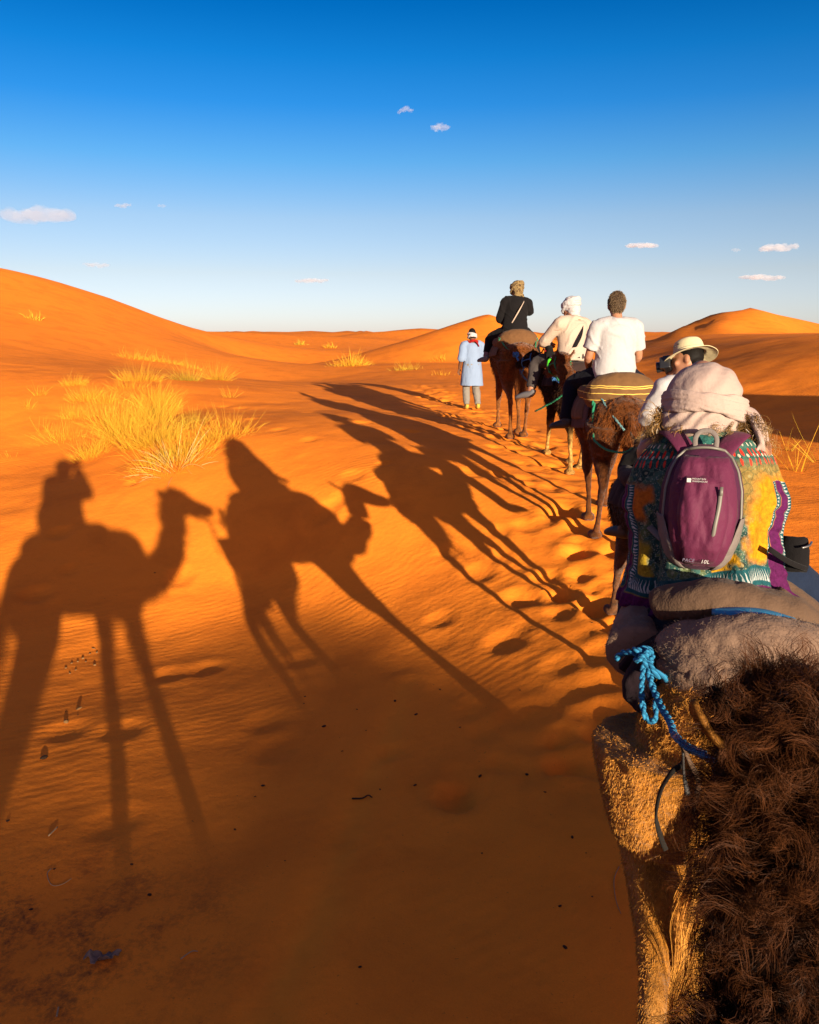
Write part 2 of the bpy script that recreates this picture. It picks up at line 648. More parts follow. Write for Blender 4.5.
# ------------------------------------------------------------------ hair strands
def sample_surface(me, n, keep=None, seed=0):
    """n random points on a mesh with normals; keep(centres, normals) -> weights per face."""
    rng = np.random.default_rng(seed)
    me.calc_loop_triangles()
    co = getco(me)
    m = len(me.loop_triangles)
    tri = np.empty(m * 3, dtype=np.int32)
    me.loop_triangles.foreach_get('vertices', tri)
    tri = tri.reshape(-1, 3)
    a, b, c = co[tri[:, 0]], co[tri[:, 1]], co[tri[:, 2]]
    nn = np.cross(b - a, c - a)
    ar = np.linalg.norm(nn, axis=1)
    nn = nn / np.maximum(ar, 1e-12)[:, None]
    w = ar.copy()
    if keep is not None:
        w = w * keep((a + b + c) / 3, nn)
    w = w / w.sum()
    i = rng.choice(m, n, p=w)
    u, v = rng.random(n), rng.random(n)
    s = np.sqrt(u)
    k0, k1, k2 = 1 - s, s * (1 - v), s * v
    return a[i] * k0[:, None] + b[i] * k1[:, None] + c[i] * k2[:, None], nn[i]


def unit(a):
    return a / np.maximum(np.linalg.norm(a, axis=1), 1e-9)[:, None]


def strands(name, roots, dirs, length, seg=5, width=.0015, droop=1.0, curl=0.0, turns=1.5, clump=None, seed=0, tip=.15, jitter=.25, tint=None, down=(0, 0, -1), stray=.35):
    """Ribbons of hair as one mesh. clump: index of the lock each strand belongs to; a lock curls and closes as one."""
    rng = np.random.default_rng(seed)
    n = len(roots)
    length = np.broadcast_to(np.asarray(length, dtype=float), (n,)) * rng.uniform(.75, 1.2, n)
    if clump is None:
        clump = np.arange(n)
    nc = int(clump.max()) + 1
    ph = rng.uniform(0, 2 * np.pi, nc)[clump] + rng.normal(0, .22 if stray > .2 else .12, n)
    cr = (np.broadcast_to(np.asarray(curl, dtype=float), (n,)) * rng.uniform(.5, 1.3, nc)[clump])
    tn = turns * rng.uniform(.6, 1.3, nc)[clump] * rng.choice([-1, 1], nc)[clump]
    cnt = np.bincount(clump, minlength=nc)
    cen = np.stack([np.bincount(clump, roots[:, k], nc) / np.maximum(cnt, 1) for k in range(3)], 1)[clump]
    d = unit(dirs + rng.normal(0, jitter, (nc, 3))[clump] + rng.normal(0, jitter * stray, (n, 3)))
    ref = unit(np.cross(d, rng.normal(0, 1, (nc, 3))[clump]))
    bi = np.cross(d, ref)
    wv = unit(np.cross(d, rng.normal(0, 1, (n, 3))))
    pos = roots.copy()
    g = np.array(down, dtype=float)
    V = np.empty((n, seg + 1, 2, 3))
    for k in range(seg + 1):
        t = k / seg
        e = cr * min(1, t * 1.6)
        off = ref * (e * (np.cos(ph + tn * 2 * np.pi * t) - np.cos(ph)))[:, None] + bi * (e * (np.sin(ph + tn * 2 * np.pi * t) - np.sin(ph)))[:, None]
        p = pos + off - (roots - cen) * (.6 * t * t if nc < n else 0)
        w = width * (1 - (1 - tip) * t ** 1.5) * .5
        V[:, k, 0] = p - wv * w
        V[:, k, 1] = p + wv * w
        pos = pos + d * (length / seg)[:, None]
        d = unit(d + g * (droop / seg))
    base = (np.arange(n) * (seg + 1) * 2)[:, None]
    k = np.arange(seg)[None] * 2
    a = base + k
    F = np.stack([a, a + 1, a + 3, a + 2], 2).reshape(-1, 4)
    me = npmesh(name, V.reshape(-1, 3), F)
    tv = rng.normal(.5, .18, nc)[clump] * .6 + rng.random(n) * .4 if tint is None else tint
    tv = np.clip(tv, 0, 1)
    col = np.repeat(tv, (seg + 1) * 2)
    tt = np.tile(np.repeat(np.linspace(0, 1, seg + 1), 2), n)
    at_ = me.attributes.new('tint', 'FLOAT', 'POINT')
    at_.data.foreach_set('value', col.astype(np.float32))
    at2 = me.attributes.new('along', 'FLOAT', 'POINT')
    at2.data.foreach_set('value', tt.astype(np.float32))
    return me


HAIR_K = .6


def hair_material(name, dark, mid, tipc, rough_=.65, spec=.10):
    """Fibres vary from lock to lock and bleach towards their tips."""
    dark, mid, tipc = [tuple(v * HAIR_K for v in q) for q in (dark, mid, tipc)]
    m = material(name, mid, rough_, spec)
    g = NT(m)
    a = g.n('ShaderNodeAttribute', attribute_name='tint')
    b = g.n('ShaderNodeAttribute', attribute_name='along')
    base = g.mix(a.outputs['Fac'], dark, mid)
    g.l(g.mix(g.math('MULTIPLY', g.math('POWER', b.outputs['Fac'], 1.8), .9), base, tipc), g.bsdf.inputs['Base Color'])
    return m


def hide_material(name, back, flank, leg, leg_z=.62, scale=1.0, patch=None):
    """Camel coat: tone changes from back to legs, uneven and matted."""
    back, flank, leg = [tuple(v * HAIR_K for v in q) for q in (back, flank, leg)]
    m = material(name, flank, .85, .12)
    g = NT(m)
    co = g.coord()
    sep = g.n('ShaderNodeSeparateXYZ')
    g.l(co, sep.inputs[0])
    z = g.math('ADD', sep.outputs[2], g.math('MULTIPLY', g.math('SUBTRACT', g.noise(co, 5, 4), .5), .35))
    t1 = g.n('ShaderNodeMapRange')
    t1.inputs['From Min'].default_value = leg_z - .12
    t1.inputs['From Max'].default_value = leg_z + .22
    g.l(z, t1.inputs['Value'])
    t2 = g.n('ShaderNodeMapRange')
    t2.inputs['From Min'].default_value = 1.15
    t2.inputs['From Max'].default_value = 1.5
    g.l(z, t2.inputs['Value'])
    c = g.mix(t1.outputs[0], leg, flank)
    c = g.mix(t2.outputs[0], c, back)
    c = g.mix(g.math('MULTIPLY', g.ramp(g.noise(co, 26, 5, .65), [(.4, (0, 0, 0)), (.65, (1, 1, 1))]), .6), c, tuple(v * .35 for v in flank))
    c = g.mix(g.ramp(g.noise(co, 6.5, 5, .65, .6), [(.42, (0, 0, 0)), (.62, (.75, .75, .75))]), c, tuple(v * .30 for v in flank))
    g.l(c, g.bsdf.inputs['Base Color'])
    h = g.noise(co, 38, 5, .7, .8)
    h2 = g.noise(co, 150, 3, .6)
    g.l(g.bump(h2, .5, .004, g.bump(h, .7, .02)), g.bsdf.inputs['Normal'])
    g.bsdf.inputs['Sheen Weight'].default_value = .0 if flank[0] < .02 else .12
    g.bsdf.inputs['Specular IOR Level'].default_value = .03
    return m


# ------------------------------------------------------------------ camels
FRONT = [((.50, 1.24), .125), ((.45, 1.06), .105), ((.465, .84), .068), ((.485, .63), .055), ((.485, .55), .052), ((.475, .33), .034), ((.47, .12), .042), ((.49, .055), .060)]
HIND = [((-.54, 1.28), .19), ((-.52, 1.10), .155), ((-.47, .97), .115), ((-.57, .80), .068), ((-.665, .66), .054), ((-.66, .585), .049), ((-.63, .34), .035), ((-.60, .12), .043), ((-.575, .055), .060)]


def leg_points(spec, side, x0, swing, bend, foot_z, splay=0.0):
    """Joints of a leg swung about its hip, its lower half bent back by bend, its sole set to foot_z."""
    hy, hz_ = spec[0][0]
    nmid = 4 if spec is HIND else 3
    pts = []
    for i, ((y, z), r) in enumerate(spec):
        dy, dz = y - hy, z - hz_
        a = swing * min(1, .35 + i / (len(spec) - 1))
        y2, z2 = hy + dy * math.cos(a) - dz * math.sin(a), hz_ + dy * math.sin(a) + dz * math.cos(a)
        pts.append([y2, z2, r])
    if bend:
        ky, kz = pts[nmid][0], pts[nmid][1]
        for p in pts[nmid + 1:]:
            dy, dz = p[0] - ky, p[1] - kz
            p[0], p[1] = ky + dy * math.cos(-bend) - dz * math.sin(-bend), kz + dy * math.sin(-bend) + dz * math.cos(-bend)
    low = pts[-1][1] - .055
    k = (hz_ - foot_z) / (hz_ - low)
    n = len(pts)
    return [(Vector((side * (x0 + splay * (i / (n - 1))), p[0], hz_ - (hz_ - p[1]) * k)), p[2]) for i, p in enumerate(pts)]


def camel(label, x, y, rz, s, hide, hair, legs, head, tail_len=.62, voxel=.018, group='camels walking tied in one file', fluff=24000, tail_sway=0.0, eyes=True, feet=True, leg_k=1.2, girth=1.0, tassel=900):
    """legs: swing, bend for front left, front right, hind left, hind right. head: (forward, height, yaw, side)."""
    g0 = hz(x, y)
    root = thing('camel', label, 'camel', (x, y, g0), rz, s, group)
    c, sn = math.cos(rz), math.sin(rz)

    def local_ground(lx, ly):
        wx, wy = x + s * (lx * c - ly * sn), y + s * (lx * sn + ly * c)
        return (hz(wx, wy) - g0) / s

    mb = MB()
    mb.tube([(0, -.80, 1.36), (0, -.74, 1.36), (0, -.60, 1.365), (0, -.40, 1.355), (0, -.15, 1.325), (0, .10, 1.31), (0, .35, 1.305), (0, .55, 1.32), (0, .72, 1.33), (0, .86, 1.32)],
            [(a_ * girth, b_) for a_, b_ in [(.07, .08), (.18, .16), (.27, .215), (.315, .25), (.37, .30), (.39, .335), (.365, .335), (.295, .29), (.20, .23), (.10, .15)]], 28, up=(0, 0, 1), dense=4)
    mb.ball((0, -.03, 1.56), (.20, .36, .155))
    mb.ball((0, .50, .99), (.12, .13, .07))                         # chest pad
    for sd in (-1, 1):
        mb.ball((sd * .185 * girth, -.52, 1.26), (.150 * girth, .22, .28))            # haunch
        mb.ball((sd * .185, .50, 1.20), (.13, .18, .26))             # shoulder
    hy, hh, yaw, hx = head
    ny = [(0, .62, 1.30), (hx * .1, .88, 1.12 + .10 * (hh - 1.6)), (hx * .35, hy - .33 + .02, 1.18 + .35 * (hh - 1.6)), (hx * .7, hy - .13, hh - .30), (hx * .95, hy - .03, hh - .10), (hx, hy + .02, hh)]
    mb.tube(ny, [(.18, .21), (.12, .155), (.10, .13), (.09, .12), (.088, .11), (.075, .085)], 20, up=(0, .6, 1), dense=5)
    HM = Matrix.Translation((hx, hy, hh)) @ Matrix.Rotation(yaw, 4, 'Z')
    hd = MB()
    hd.tube([(0, -.06, .01), (0, .06, .035), (0, .20, -.01), (0, .33, -.075), (0, .43, -.125), (0, .485, -.15), (0, .505, -.16)],
            [(.06, .07), (.098, .105), (.078, .09), (.056, .066), (.060, .070), (.046, .054), (.02, .025)], 18, up=(0, 0, 1), dense=4)
    hd.tube([(0, .10, -.06), (0, .28, -.125), (0, .42, -.175)], [(.06, .05), (.045, .04), (.03, .022)], 12, up=(0, 0, 1), dense=3)   # lower jaw
    for sd in (-1, 1):
        hd.ball((sd * .082, .10, .065), (.032, .05, .03))            # brow
        hd.tube([(sd * .07, -.02, .07), (sd * .105, -.045, .115), (sd * .115, -.06, .155), (sd * .112, -.066, .175)], [(.02, .012), (.034, .014), (.026, .012), (.008, .006)], 10, dense=3)
    hd.xform(HM)
    mb.add(hd.v, hd.f)
    k = 0
    for spec, x0 in ((FRONT, .165 * girth), (HIND, .18 * girth)):
        for sd in (-1, 1):
            sw, bd = legs[k]
            k += 1
            P = leg_points(spec, sd, x0, sw, bd, 0.0, -.02)
            f = P[-1][0]
            gz = local_ground(f.x, f.y) if feet else 0.0
            P = leg_points(spec, sd, x0, sw, bd, gz - .012 + (.07 if bd > .5 else 0), -.02)
            rr = [(r * .82 * q, r * q) for (_, r), q in zip(P, [(min(leg_k, 1.2) if spec is FRONT else leg_k) * 1.12 if j < len(P) // 2 else (min(leg_k, 1.2) + 2) / 3 for j in range(len(P))])]
            mb.tube([p for p, _ in P], rr, 16, up=(0, 1, 0), dense=4)
            f = P[-1][0]
            if leg_k > 1.3 and spec is HIND:                          # heavy thigh
                mb.ball((sd * .155 * girth, -.60, .98), (.145 * girth, .13, .33))
            for tx in (-.03, .03):                                    # two broad toes
                mb.ball((f.x + tx, f.y + .035, f.z - .008), (.052, .105, .05))
    # tail root
    tz = [(0, -.76, 1.40), (tail_sway * .2, -.85, 1.32), (tail_sway * .5, -.885, 1.15), (tail_sway, -.88, 1.40 - tail_len)]
    mb.tube(tz, [.045, .036, .026, .018], 10, dense=4)
    skin = fuse(mb, voxel, 5, 'camel')
    rough(skin, .010, 9, 3, int(x * 50) + 3)
    body = link('body', skin, root, hide)
    # tail tassel
    rng = np.random.default_rng(3)
    tp = np.array(catmull(tz, 8))
    i = rng.integers(len(tp) // 3, len(tp), 900)
    roots = tp[i] + rng.normal(0, .012, (900, 3))
    dirs = np.tile([0, -.12, -1.0], (900, 1)) + rng.normal(0, .12, (900, 3))
    if tassel:
        link('tail_tassel', strands('tail_tassel', roots, dirs, .30, 8, .0035, .6, .02, 1.1, clump=rng.integers(0, 60, 900), seed=4), root, hair)
    if fluff:
        def keep(cn, nn):
            return np.clip((cn[:, 2] - .80) * 2.2, .06, 1) * (cn[:, 2] > .55)
        r_, n_ = sample_surface(skin, fluff, keep, 8)
        d_ = n_ * .42 + np.array([0, -.45, -.6])
        cl = (np.floor(r_[:, 0] / .05) * 73856093 + np.floor(r_[:, 1] / .05) * 19349663 + np.floor(r_[:, 2] / .05) * 83492791).astype(np.int64)
        _, cl = np.unique(cl, return_inverse=True)
        link('coat', strands('coat', r_ - n_ * .004, d_, .045, 4, .0045, .6, .008, .8, clump=cl.ravel(), seed=5), root, hair)
    if eyes:
        for sd in (-1, 1):
            e = MB().ball(HM @ Vector((sd * .088, .115, .042)), .017, nu=10, nv=8)
            link('eye', e.mesh('eye'), root, EYE)
    return root, skin, HM


EYE = material('dark_eye', (.01, .006, .004), .12, .5)
HIDE = {
    'rust': hide_material('rust_brown_coat', (.26, .075, .013), (.22, .062, .011), (.34, .12, .026)),
    'black': hide_material('black_brown_coat', (.022, .009, .005), (.026, .010, .005), (.80, .44, .12), .56),
    'brown': hide_material('dark_brown_coat', (.17, .050, .010), (.12, .036, .008), (.22, .07, .015), .35),
    'umber': hide_material('umber_coat', (.075, .03, .012), (.08, .032, .013), (.22, .085, .03), .75),
    'tan': hide_material('tan_coat', (.66, .25, .026), (.70, .27, .03), (.62, .36, .14), .5),
    'choc': hide_material('chocolate_coat', (.012, .005, .003), (.014, .006, .003), (.08, .03, .01), .5)}
HAIR = {
    'rust': hair_material('rust_hair', (.08, .022, .005), (.26, .078, .014), (.38, .13, .026)),
    'black': hair_material('black_hair', (.012, .007, .005), (.045, .018, .009), (.10, .04, .016)),
    'brown': hair_material('dark_brown_hair', (.06, .016, .004), (.22, .058, .010), (.36, .105, .018)),
    'umber': hair_material('umber_hair', (.03, .012, .006), (.085, .034, .013), (.17, .07, .025)),
    'tan': hair_material('tan_hair', (.56, .21, .032), (.68, .28, .045), (.78, .36, .065)),
    'choc': hair_material('chocolate_hair', (.004, .0014, .0008), (.017, .0052, .0018), (.12, .036, .008))}
# ------------------------------------------------------------------ people
SKIN = material('tanned_skin', (.26, .12, .07), .55, .3)
_g = NT(SKIN)
_c = _g.coord()
_g.l(_g.mix(_g.noise(_c, 22, 4), (.28, .13, .075), (.22, .095, .05)), _g.bsdf.inputs['Base Color'])
_g.bsdf.inputs['Subsurface Weight'].default_value = .05
SKIN_DARK = material('brown_skin', (.12, .05, .025), .5, .3)
_g = NT(SKIN_DARK)
_g.l(_g.mix(_g.noise(_g.coord(), 22, 4), (.13, .055, .028), (.09, .038, .02)), _g.bsdf.inputs['Base Color'])


def hand(mb, wrist, direction, palm_n, side, curl=.9, k=1.0):
    """Palm, four unequal bent fingers and a thumb from the side of the palm."""
    d = Vector(direction).normalized()
    n = Vector(palm_n)
    n = (n - d * n.dot(d)).normalized()                 # points out of the palm
    w = d.cross(n) * side                               # towards the thumb
    W = Vector(wrist)
    mb.tube([W - d * .01, W + d * .03 * k, W + d * .075 * k, W + d * .095 * k], [(.024, .02), (.036, .017), (.042, .016), (.036, .012)], 12, up=n, dense=2)
    for i, (o, L) in enumerate(((.030, .072), (.010, .082), (-.011, .076), (-.031, .060))):
        b = W + w * o * k + d * .085 * k
        pts, a = [b - d * .02], 0.0
        p, dd = b.copy(), d.copy()
        pts.append(p)
        for seg, fr in enumerate((.45, .32, .23)):
            a = curl * (.55 + .25 * seg)
            dd = (dd * math.cos(a) + n * math.sin(a)).normalized()
            nn = n
            p = p + dd * L * fr * k
            pts.append(p)
        mb.tube(pts, [.0095 * k, .0095 * k, .009 * k, .0082 * k, .0065 * k], 8, dense=2)
    b = W + w * .028 * k + d * .02 * k
    t1 = (w * .75 + d * .65 + n * .25).normalized()
    t2 = (w * .25 + d * .8 + n * .55).normalized()
    mb.tube([b - t1 * .015, b + t1 * .032 * k, b + t1 * .032 * k + t2 * .03 * k, b + t1 * .032 * k + t2 * .052 * k], [.013 * k, .0115 * k, .010 * k, .007 * k], 8, dense=2)


def head_parts(mb, M):
    h = MB()
    h.ball((0, .0, .105), (.076, .096, .108), nu=24, nv=16)
    h.ball((0, .022, .045), (.062, .074, .068))
    h.ball((0, .058, -.005), (.038, .036, .028))                      # chin
    h.ball((0, .092, .118), (.055, .016, .012))                       # brow
    h.tube([(0, .090, .105), (0, .107, .075), (0, .110, .058), (0, .094, .050)], [(.009, .01), (.013, .013), (.018, .013), (.012, .008)], 10)
    h.ball((0, .094, .024), (.024, .009, .006))
    h.ball((0, .092, .013), (.021, .009, .006))
    for sd in (-1, 1):
        h.ball((sd * .05, .066, .06), (.022, .022, .02))              # cheek
        h.ball((sd * .079, -.005, .072), (.010, .020, .031), Matrix.Rotation(sd * .35, 3, 'Z'))
    h.xform(M)
    mb.add(h.v, h.f)


TORSO = [((0, -.02, .015), (.165, .135)), ((0, -.025, .12), (.172, .13)), ((0, -.015, .25), (.152, .112)), ((0, -.01, .38), (.162, .122)), ((0, -.025, .47), (.168, .112)),
         ((0, -.035, .54), (.125, .085)), ((0, -.025, .585), (.064, .066)), ((0, -.005, .65), (.054, .058)), ((0, .0, .70), (.052, .056))]


class Pose:
    def __init__(self, lean=0.0, hyaw=0.0, hpitch=0.0, hroll=0.0, arms=None, knees=None, ankles=None, toes=None, stocky=1.0, twist=0.0, roll=0.0):
        self.B = Matrix.Rotation(-lean, 4, 'X') @ Matrix.Rotation(roll, 4, 'Y') @ Matrix.Rotation(twist, 4, 'Z')
        self.st = stocky
        self.H = self.B @ Matrix.Translation((0, .005, .64)) @ Matrix.Rotation(hyaw, 4, 'Z') @ Matrix.Rotation(hpitch, 4, 'X') @ Matrix.Rotation(hroll, 4, 'Y')
        # shoulder, elbow, wrist for left then right, in seat space
        self.arms = arms or [((-.195, -.03, .51), (-.25, .05, .24), (-.12, .30, .17)), ((.195, -.03, .51), (.25, .05, .24), (.12, .30, .17))]
        self.knees = knees or [(-.34, .30, -.06), (.34, .30, -.06)]
        self.ankles = ankles or [(-.40, .22, -.50), (.40, .22, -.50)]
        self.toes = toes or [(-.43, .42, -.57), (.43, .42, -.57)]

    def tors(self, a, b, grow=0.0):
        pts, rr = [], []
        for p, r in TORSO[a:b]:
            pts.append(self.B @ Vector(p))
            rr.append((r[0] * self.st + grow, r[1] * self.st + grow))
        return pts, rr

    def sh(self, i):
        return self.B @ Vector(self.arms[i][0])


def body_mesh(P, voxel=.0085, legs=True, curl=.9, palm=((.3, 0, -1), (-.3, 0, -1))):
    mb = MB()
    pts, rr = P.tors(0, 9)
    mb.tube(pts, rr, 24, up=(0, 1, 0), dense=3)
    head_parts(mb, P.H)
    for i, sd in ((0, -1), (1, 1)):
        s0 = P.sh(i)
        el, wr = Vector(P.arms[i][1]), Vector(P.arms[i][2])
        mb.tube([P.B @ Vector((sd * .05, -.03, .53)), s0 + (P.B.to_3x3() @ Vector((-sd * .02, 0, .01)))], [.062, .064], 14)
        mb.ball(s0, .060)
        mb.tube([s0, s0.lerp(el, .5), el, el.lerp(wr, .35), wr], [.055, .048, .041, .043, .027], 14, dense=3)
        hand(mb, wr, wr - el, palm[i], sd, curl)
        if legs:
            hp = Vector((sd * .10, .0, .05))
            kn, an, to = Vector(P.knees[i]), Vector(P.ankles[i]), Vector(P.toes[i])
            mb.tube([hp, hp.lerp(kn, .5), kn, kn.lerp(an, .35), an], [.095, .082, .060, .060, .040], 16, dense=3)
            fd = (to - an)
            mb.tube([an - fd * .22, an + Vector((0, 0, -.03)), an.lerp(to, .6) + Vector((0, 0, -.01)), to], [(.033, .03), (.04, .04), (.042, .03), (.03, .018)], 12, dense=3)
    return fuse(mb, voxel, 5, 'person')


def shirt_mesh(P, sleeve=1.0, grow=.016, hem=0, voxel=.011, folds=.008, arm_grow=.014, seed=1, belly=0.0):
    """Torso and sleeves; sleeve 1 = to the wrist, .5 = to the elbow."""
    mb = MB()
    pts, rr = P.tors(hem, 6, grow)
    rr = [(a + belly * (1 if k in (1, 2) else .4), b + belly * (1 if k in (1, 2) else .3)) for k, (a, b) in enumerate(rr)]
    mb.tube(pts, rr, 26, up=(0, 1, 0), dense=3)
    pts, rr = P.tors(5, 7, grow * .6)
    mb.tube(pts, rr, 22, up=(0, 1, 0), dense=3)
    mb.ball(P.B @ Vector((0, -.035, .525)), (.15 + grow, .078 + grow, .062 + grow), P.B.to_3x3())
    for i, sd in ((0, -1), (1, 1)):
        s0 = P.sh(i)
        el, wr = Vector(P.arms[i][1]), Vector(P.arms[i][2])
        mb.tube([P.B @ Vector((sd * .05, -.03, .53)), s0 + (P.B.to_3x3() @ Vector((-sd * .015, 0, .008)))], [.065 + grow, .064 + grow], 16)
        mb.ball(s0, .060 + grow)
        if sleeve <= .5:
            e = s0.lerp(el, min(1, sleeve * 2))
            mb.tube([s0, s0.lerp(e, .5), e], [.062 + arm_grow, .062 + arm_grow, .060 + arm_grow], 16, dense=3)
        else:
            w2 = el.lerp(wr, (sleeve - .5) * 2)
            mb.tube([s0, s0.lerp(el, .5), el, el.lerp(w2, .5), w2], [.060 + arm_grow, .052 + arm_grow, .045 + arm_grow, .042 + arm_grow, .030 + arm_grow], 16, dense=3)
    me = fuse(mb, voxel, 5, 'shirt')
    rough(me, folds * .8, 5.5, 2, seed, (1, 1, .8))
    co, no = getco(me), getno(me)
    w = (co[:, 2] * .8 + co[:, 0] * (.9 if seed % 2 else -.9) + .12 * fbm(co * 5, 2, seed + 3)) * 46
    setco(me, co + no * (np.clip(np.sin(w), 0, 1) ** 2 * folds * .55 * (fbm(co * 4, 2, seed + 5) > -.1))[:, None])
    return me


def trousers_mesh(P, grow=.014, length=1.0, voxel=.012, folds=.008, seed=2, flare=0.0):
    mb = MB()
    pts, rr = P.tors(0, 2, grow)
    mb.tube(pts, rr, 24, up=(0, 1, 0), dense=3)
    for i, sd in ((0, -1), (1, 1)):
        hp = Vector((sd * .10, .0, .05))
        kn, an = Vector(P.knees[i]), Vector(P.ankles[i])
        a2 = kn.lerp(an, length)
        mb.tube([hp, hp.lerp(kn, .5), kn, kn.lerp(a2, .4), a2], [.098 + grow, .084 + grow, .064 + grow, .062 + grow + flare * .5, .046 + grow + flare], 16, dense=3)
    me = fuse(mb, voxel, 5, 'trousers')
    rough(me, folds, 12, 3, seed)
    return me


def shoe_mesh(P, i, sole=True, high=0.0):
    an, to = Vector(P.ankles[i]), Vector(P.toes[i])
    fd = to - an
    mb = MB()
    mb.tube([an - fd * .27, an + Vector((0, 0, -.035)) - fd * .05, an.lerp(to, .45) + Vector((0, 0, -.012)), an.lerp(to, .85), to + fd * .06], [(.036, .034), (.046, .05), (.05, .042), (.045, .03), (.024, .018)], 14, dense=3)
    if high:
        kn = Vector(P.knees[i])
        mb.tube([an + Vector((0, 0, -.02)), an.lerp(kn, high)], [.053, .056], 14)
    return fuse(mb, .008, 4, 'shoe')


def hair_cap(P, amount=1.0, voxel=.006):
    """Hair over crown and nape, from the hairline back."""
    mb = MB()
    mb.ball((0, -.014, .118), (.081, .095, .106), nu=22, nv=14)
    mb.ball((0, -.052, .06), (.064, .052, .06), nu=18, nv=12)
    mb.xform(P.H)
    me = fuse(mb, voxel, 3, 'hair')
    rough(me, .002, 25, 2, 5)
    return me


def seat_person(label, camel_root, s, lx, ly, lz, P, rz=0.0, group='riders on the camels', size=1.0):
    """Empty at the seat; placed from the camel's own frame but top-level: a rider can get off."""
    M = camel_root.matrix_basis.copy() if False else (Matrix.Translation(camel_root.location) @ Matrix.Rotation(camel_root.rotation_euler.z, 4, 'Z') @ Matrix.Scale(s, 4))
    p = M @ Vector((lx, ly, lz))
    return thing('person', label, 'person', p, camel_root.rotation_euler.z + rz, size, group)
# ------------------------------------------------------------------ saddles, ropes, bags
def rope_material(name, c1, c2):
    m = material(name, c1, .8, .2)
    g = NT(m)
    co = g.coord()
    w = g.n('ShaderNodeTexWave', wave_type='BANDS', bands_direction='DIAGONAL')
    g.l(co, w.inputs['Vector'])
    w.inputs['Scale'].default_value = 38
    w.inputs['Distortion'].default_value = 2.5
    g.l(g.mix(w.outputs['Fac'], c1, c2), g.bsdf.inputs['Base Color'])
    g.l(g.bump(w.outputs['Fac'], .8, .004), g.bsdf.inputs['Normal'])
    return m


ROPE = {'blue': rope_material('blue_rope', (.02, .16, .30), (.01, .09, .19)), 'green': rope_material('green_rope', (.02, .20, .10), (.012, .12, .065)),
        'teal': rope_material('pale_teal_rope', (.12, .24, .24), (.07, .15, .17)), 'pink': rope_material('pink_rope', (.32, .015, .09), (.2, .01, .05)),
        'straw': rope_material('straw_cord', (.42, .30, .10), (.28, .18, .06)), 'sky': rope_material('sky_blue_rope', (.035, .14, .34), (.02, .08, .22))}


def rope(mb, pts, r=.009, k=8, n=8, wob=.004, seed=0):
    """A slack twisted cord through the points: two strands wound round each other."""
    P = catmull([tuple(p) for p in pts], k)
    L = sum((Vector(P[i + 1]) - Vector(P[i])).length for i in range(len(P) - 1))
    m = max(len(P), int(L / (r * 2.2)))
    A = np.array(P)
    d = np.concatenate([[0], np.cumsum(np.linalg.norm(np.diff(A, axis=0), axis=1))])
    q = np.linspace(0, d[-1], m)
    A = np.stack([np.interp(q, d, A[:, j]) for j in range(3)], 1)
    A += wob * np.stack([vnoise(np.stack([q * 9, q * 0 + j * 7.1], 1), seed) for j in range(3)], 1)
    T = np.gradient(A, axis=0)
    T /= np.maximum(np.linalg.norm(T, axis=1), 1e-9)[:, None]
    ref = np.array([.3, .5, .81])
    U = np.cross(T, ref)
    U /= np.maximum(np.linalg.norm(U, axis=1), 1e-9)[:, None]
    W = np.cross(T, U)
    for s in (0, math.pi):
        ph = q / (r * 7) * 2 * math.pi + s
        B = A + (U * np.cos(ph)[:, None] + W * np.sin(ph)[:, None]) * r * .5
        mb.tube([Vector(b) for b in B], r * .68, n)


def knot(mb, c, r, rr, seed=0):
    """A fist of rope: a short cord wound over itself."""
    rng = np.random.default_rng(seed)
    pts = []
    for i in range(26):
        t = i / 25 * 2 * math.pi * 2
        pts.append(Vector(c) + Vector((math.cos(t * 1.0) * (r + .4 * r * math.cos(1.5 * t)), math.sin(t) * (r + .4 * r * math.cos(1.5 * t)), r * .9 * math.sin(1.5 * t))))
    rope(mb, pts, rr, 3, 7, 0)


def sheet(name, G, thick=.008, mat=None, parent=None, smooth=True, attrs=None):
    """A cloth from a grid of points (rows x cols x 3), given thickness by a solidify modifier."""
    G = np.asarray(G)
    a, b = G.shape[:2]
    idx = np.arange(a * b).reshape(a, b)
    F = np.stack([idx[:-1, :-1].ravel(), idx[:-1, 1:].ravel(), idx[1:, 1:].ravel(), idx[1:, :-1].ravel()], 1)
    me = npmesh(name, G.reshape(-1, 3), F)
    for k, v in (attrs or {}).items():
        at_ = me.attributes.new(k, 'FLOAT', 'POINT')
        at_.data.foreach_set('value', np.asarray(v, dtype=np.float32).ravel())
    o = link(name, me, parent, mat)
    s = o.modifiers.new('thick', 'SOLIDIFY')
    s.thickness = thick
    s.offset = 0
    return o


TOR_Y = [-.80, -.60, -.40, -.15, .10, .35, .55, .86]
TOR_Z = [1.36, 1.365, 1.355, 1.325, 1.31, 1.305, 1.32, 1.32]
TOR_A = [.08, .27, .315, .37, .39, .365, .295, .10]
TOR_B = [.08, .215, .25, .30, .335, .335, .29, .15]


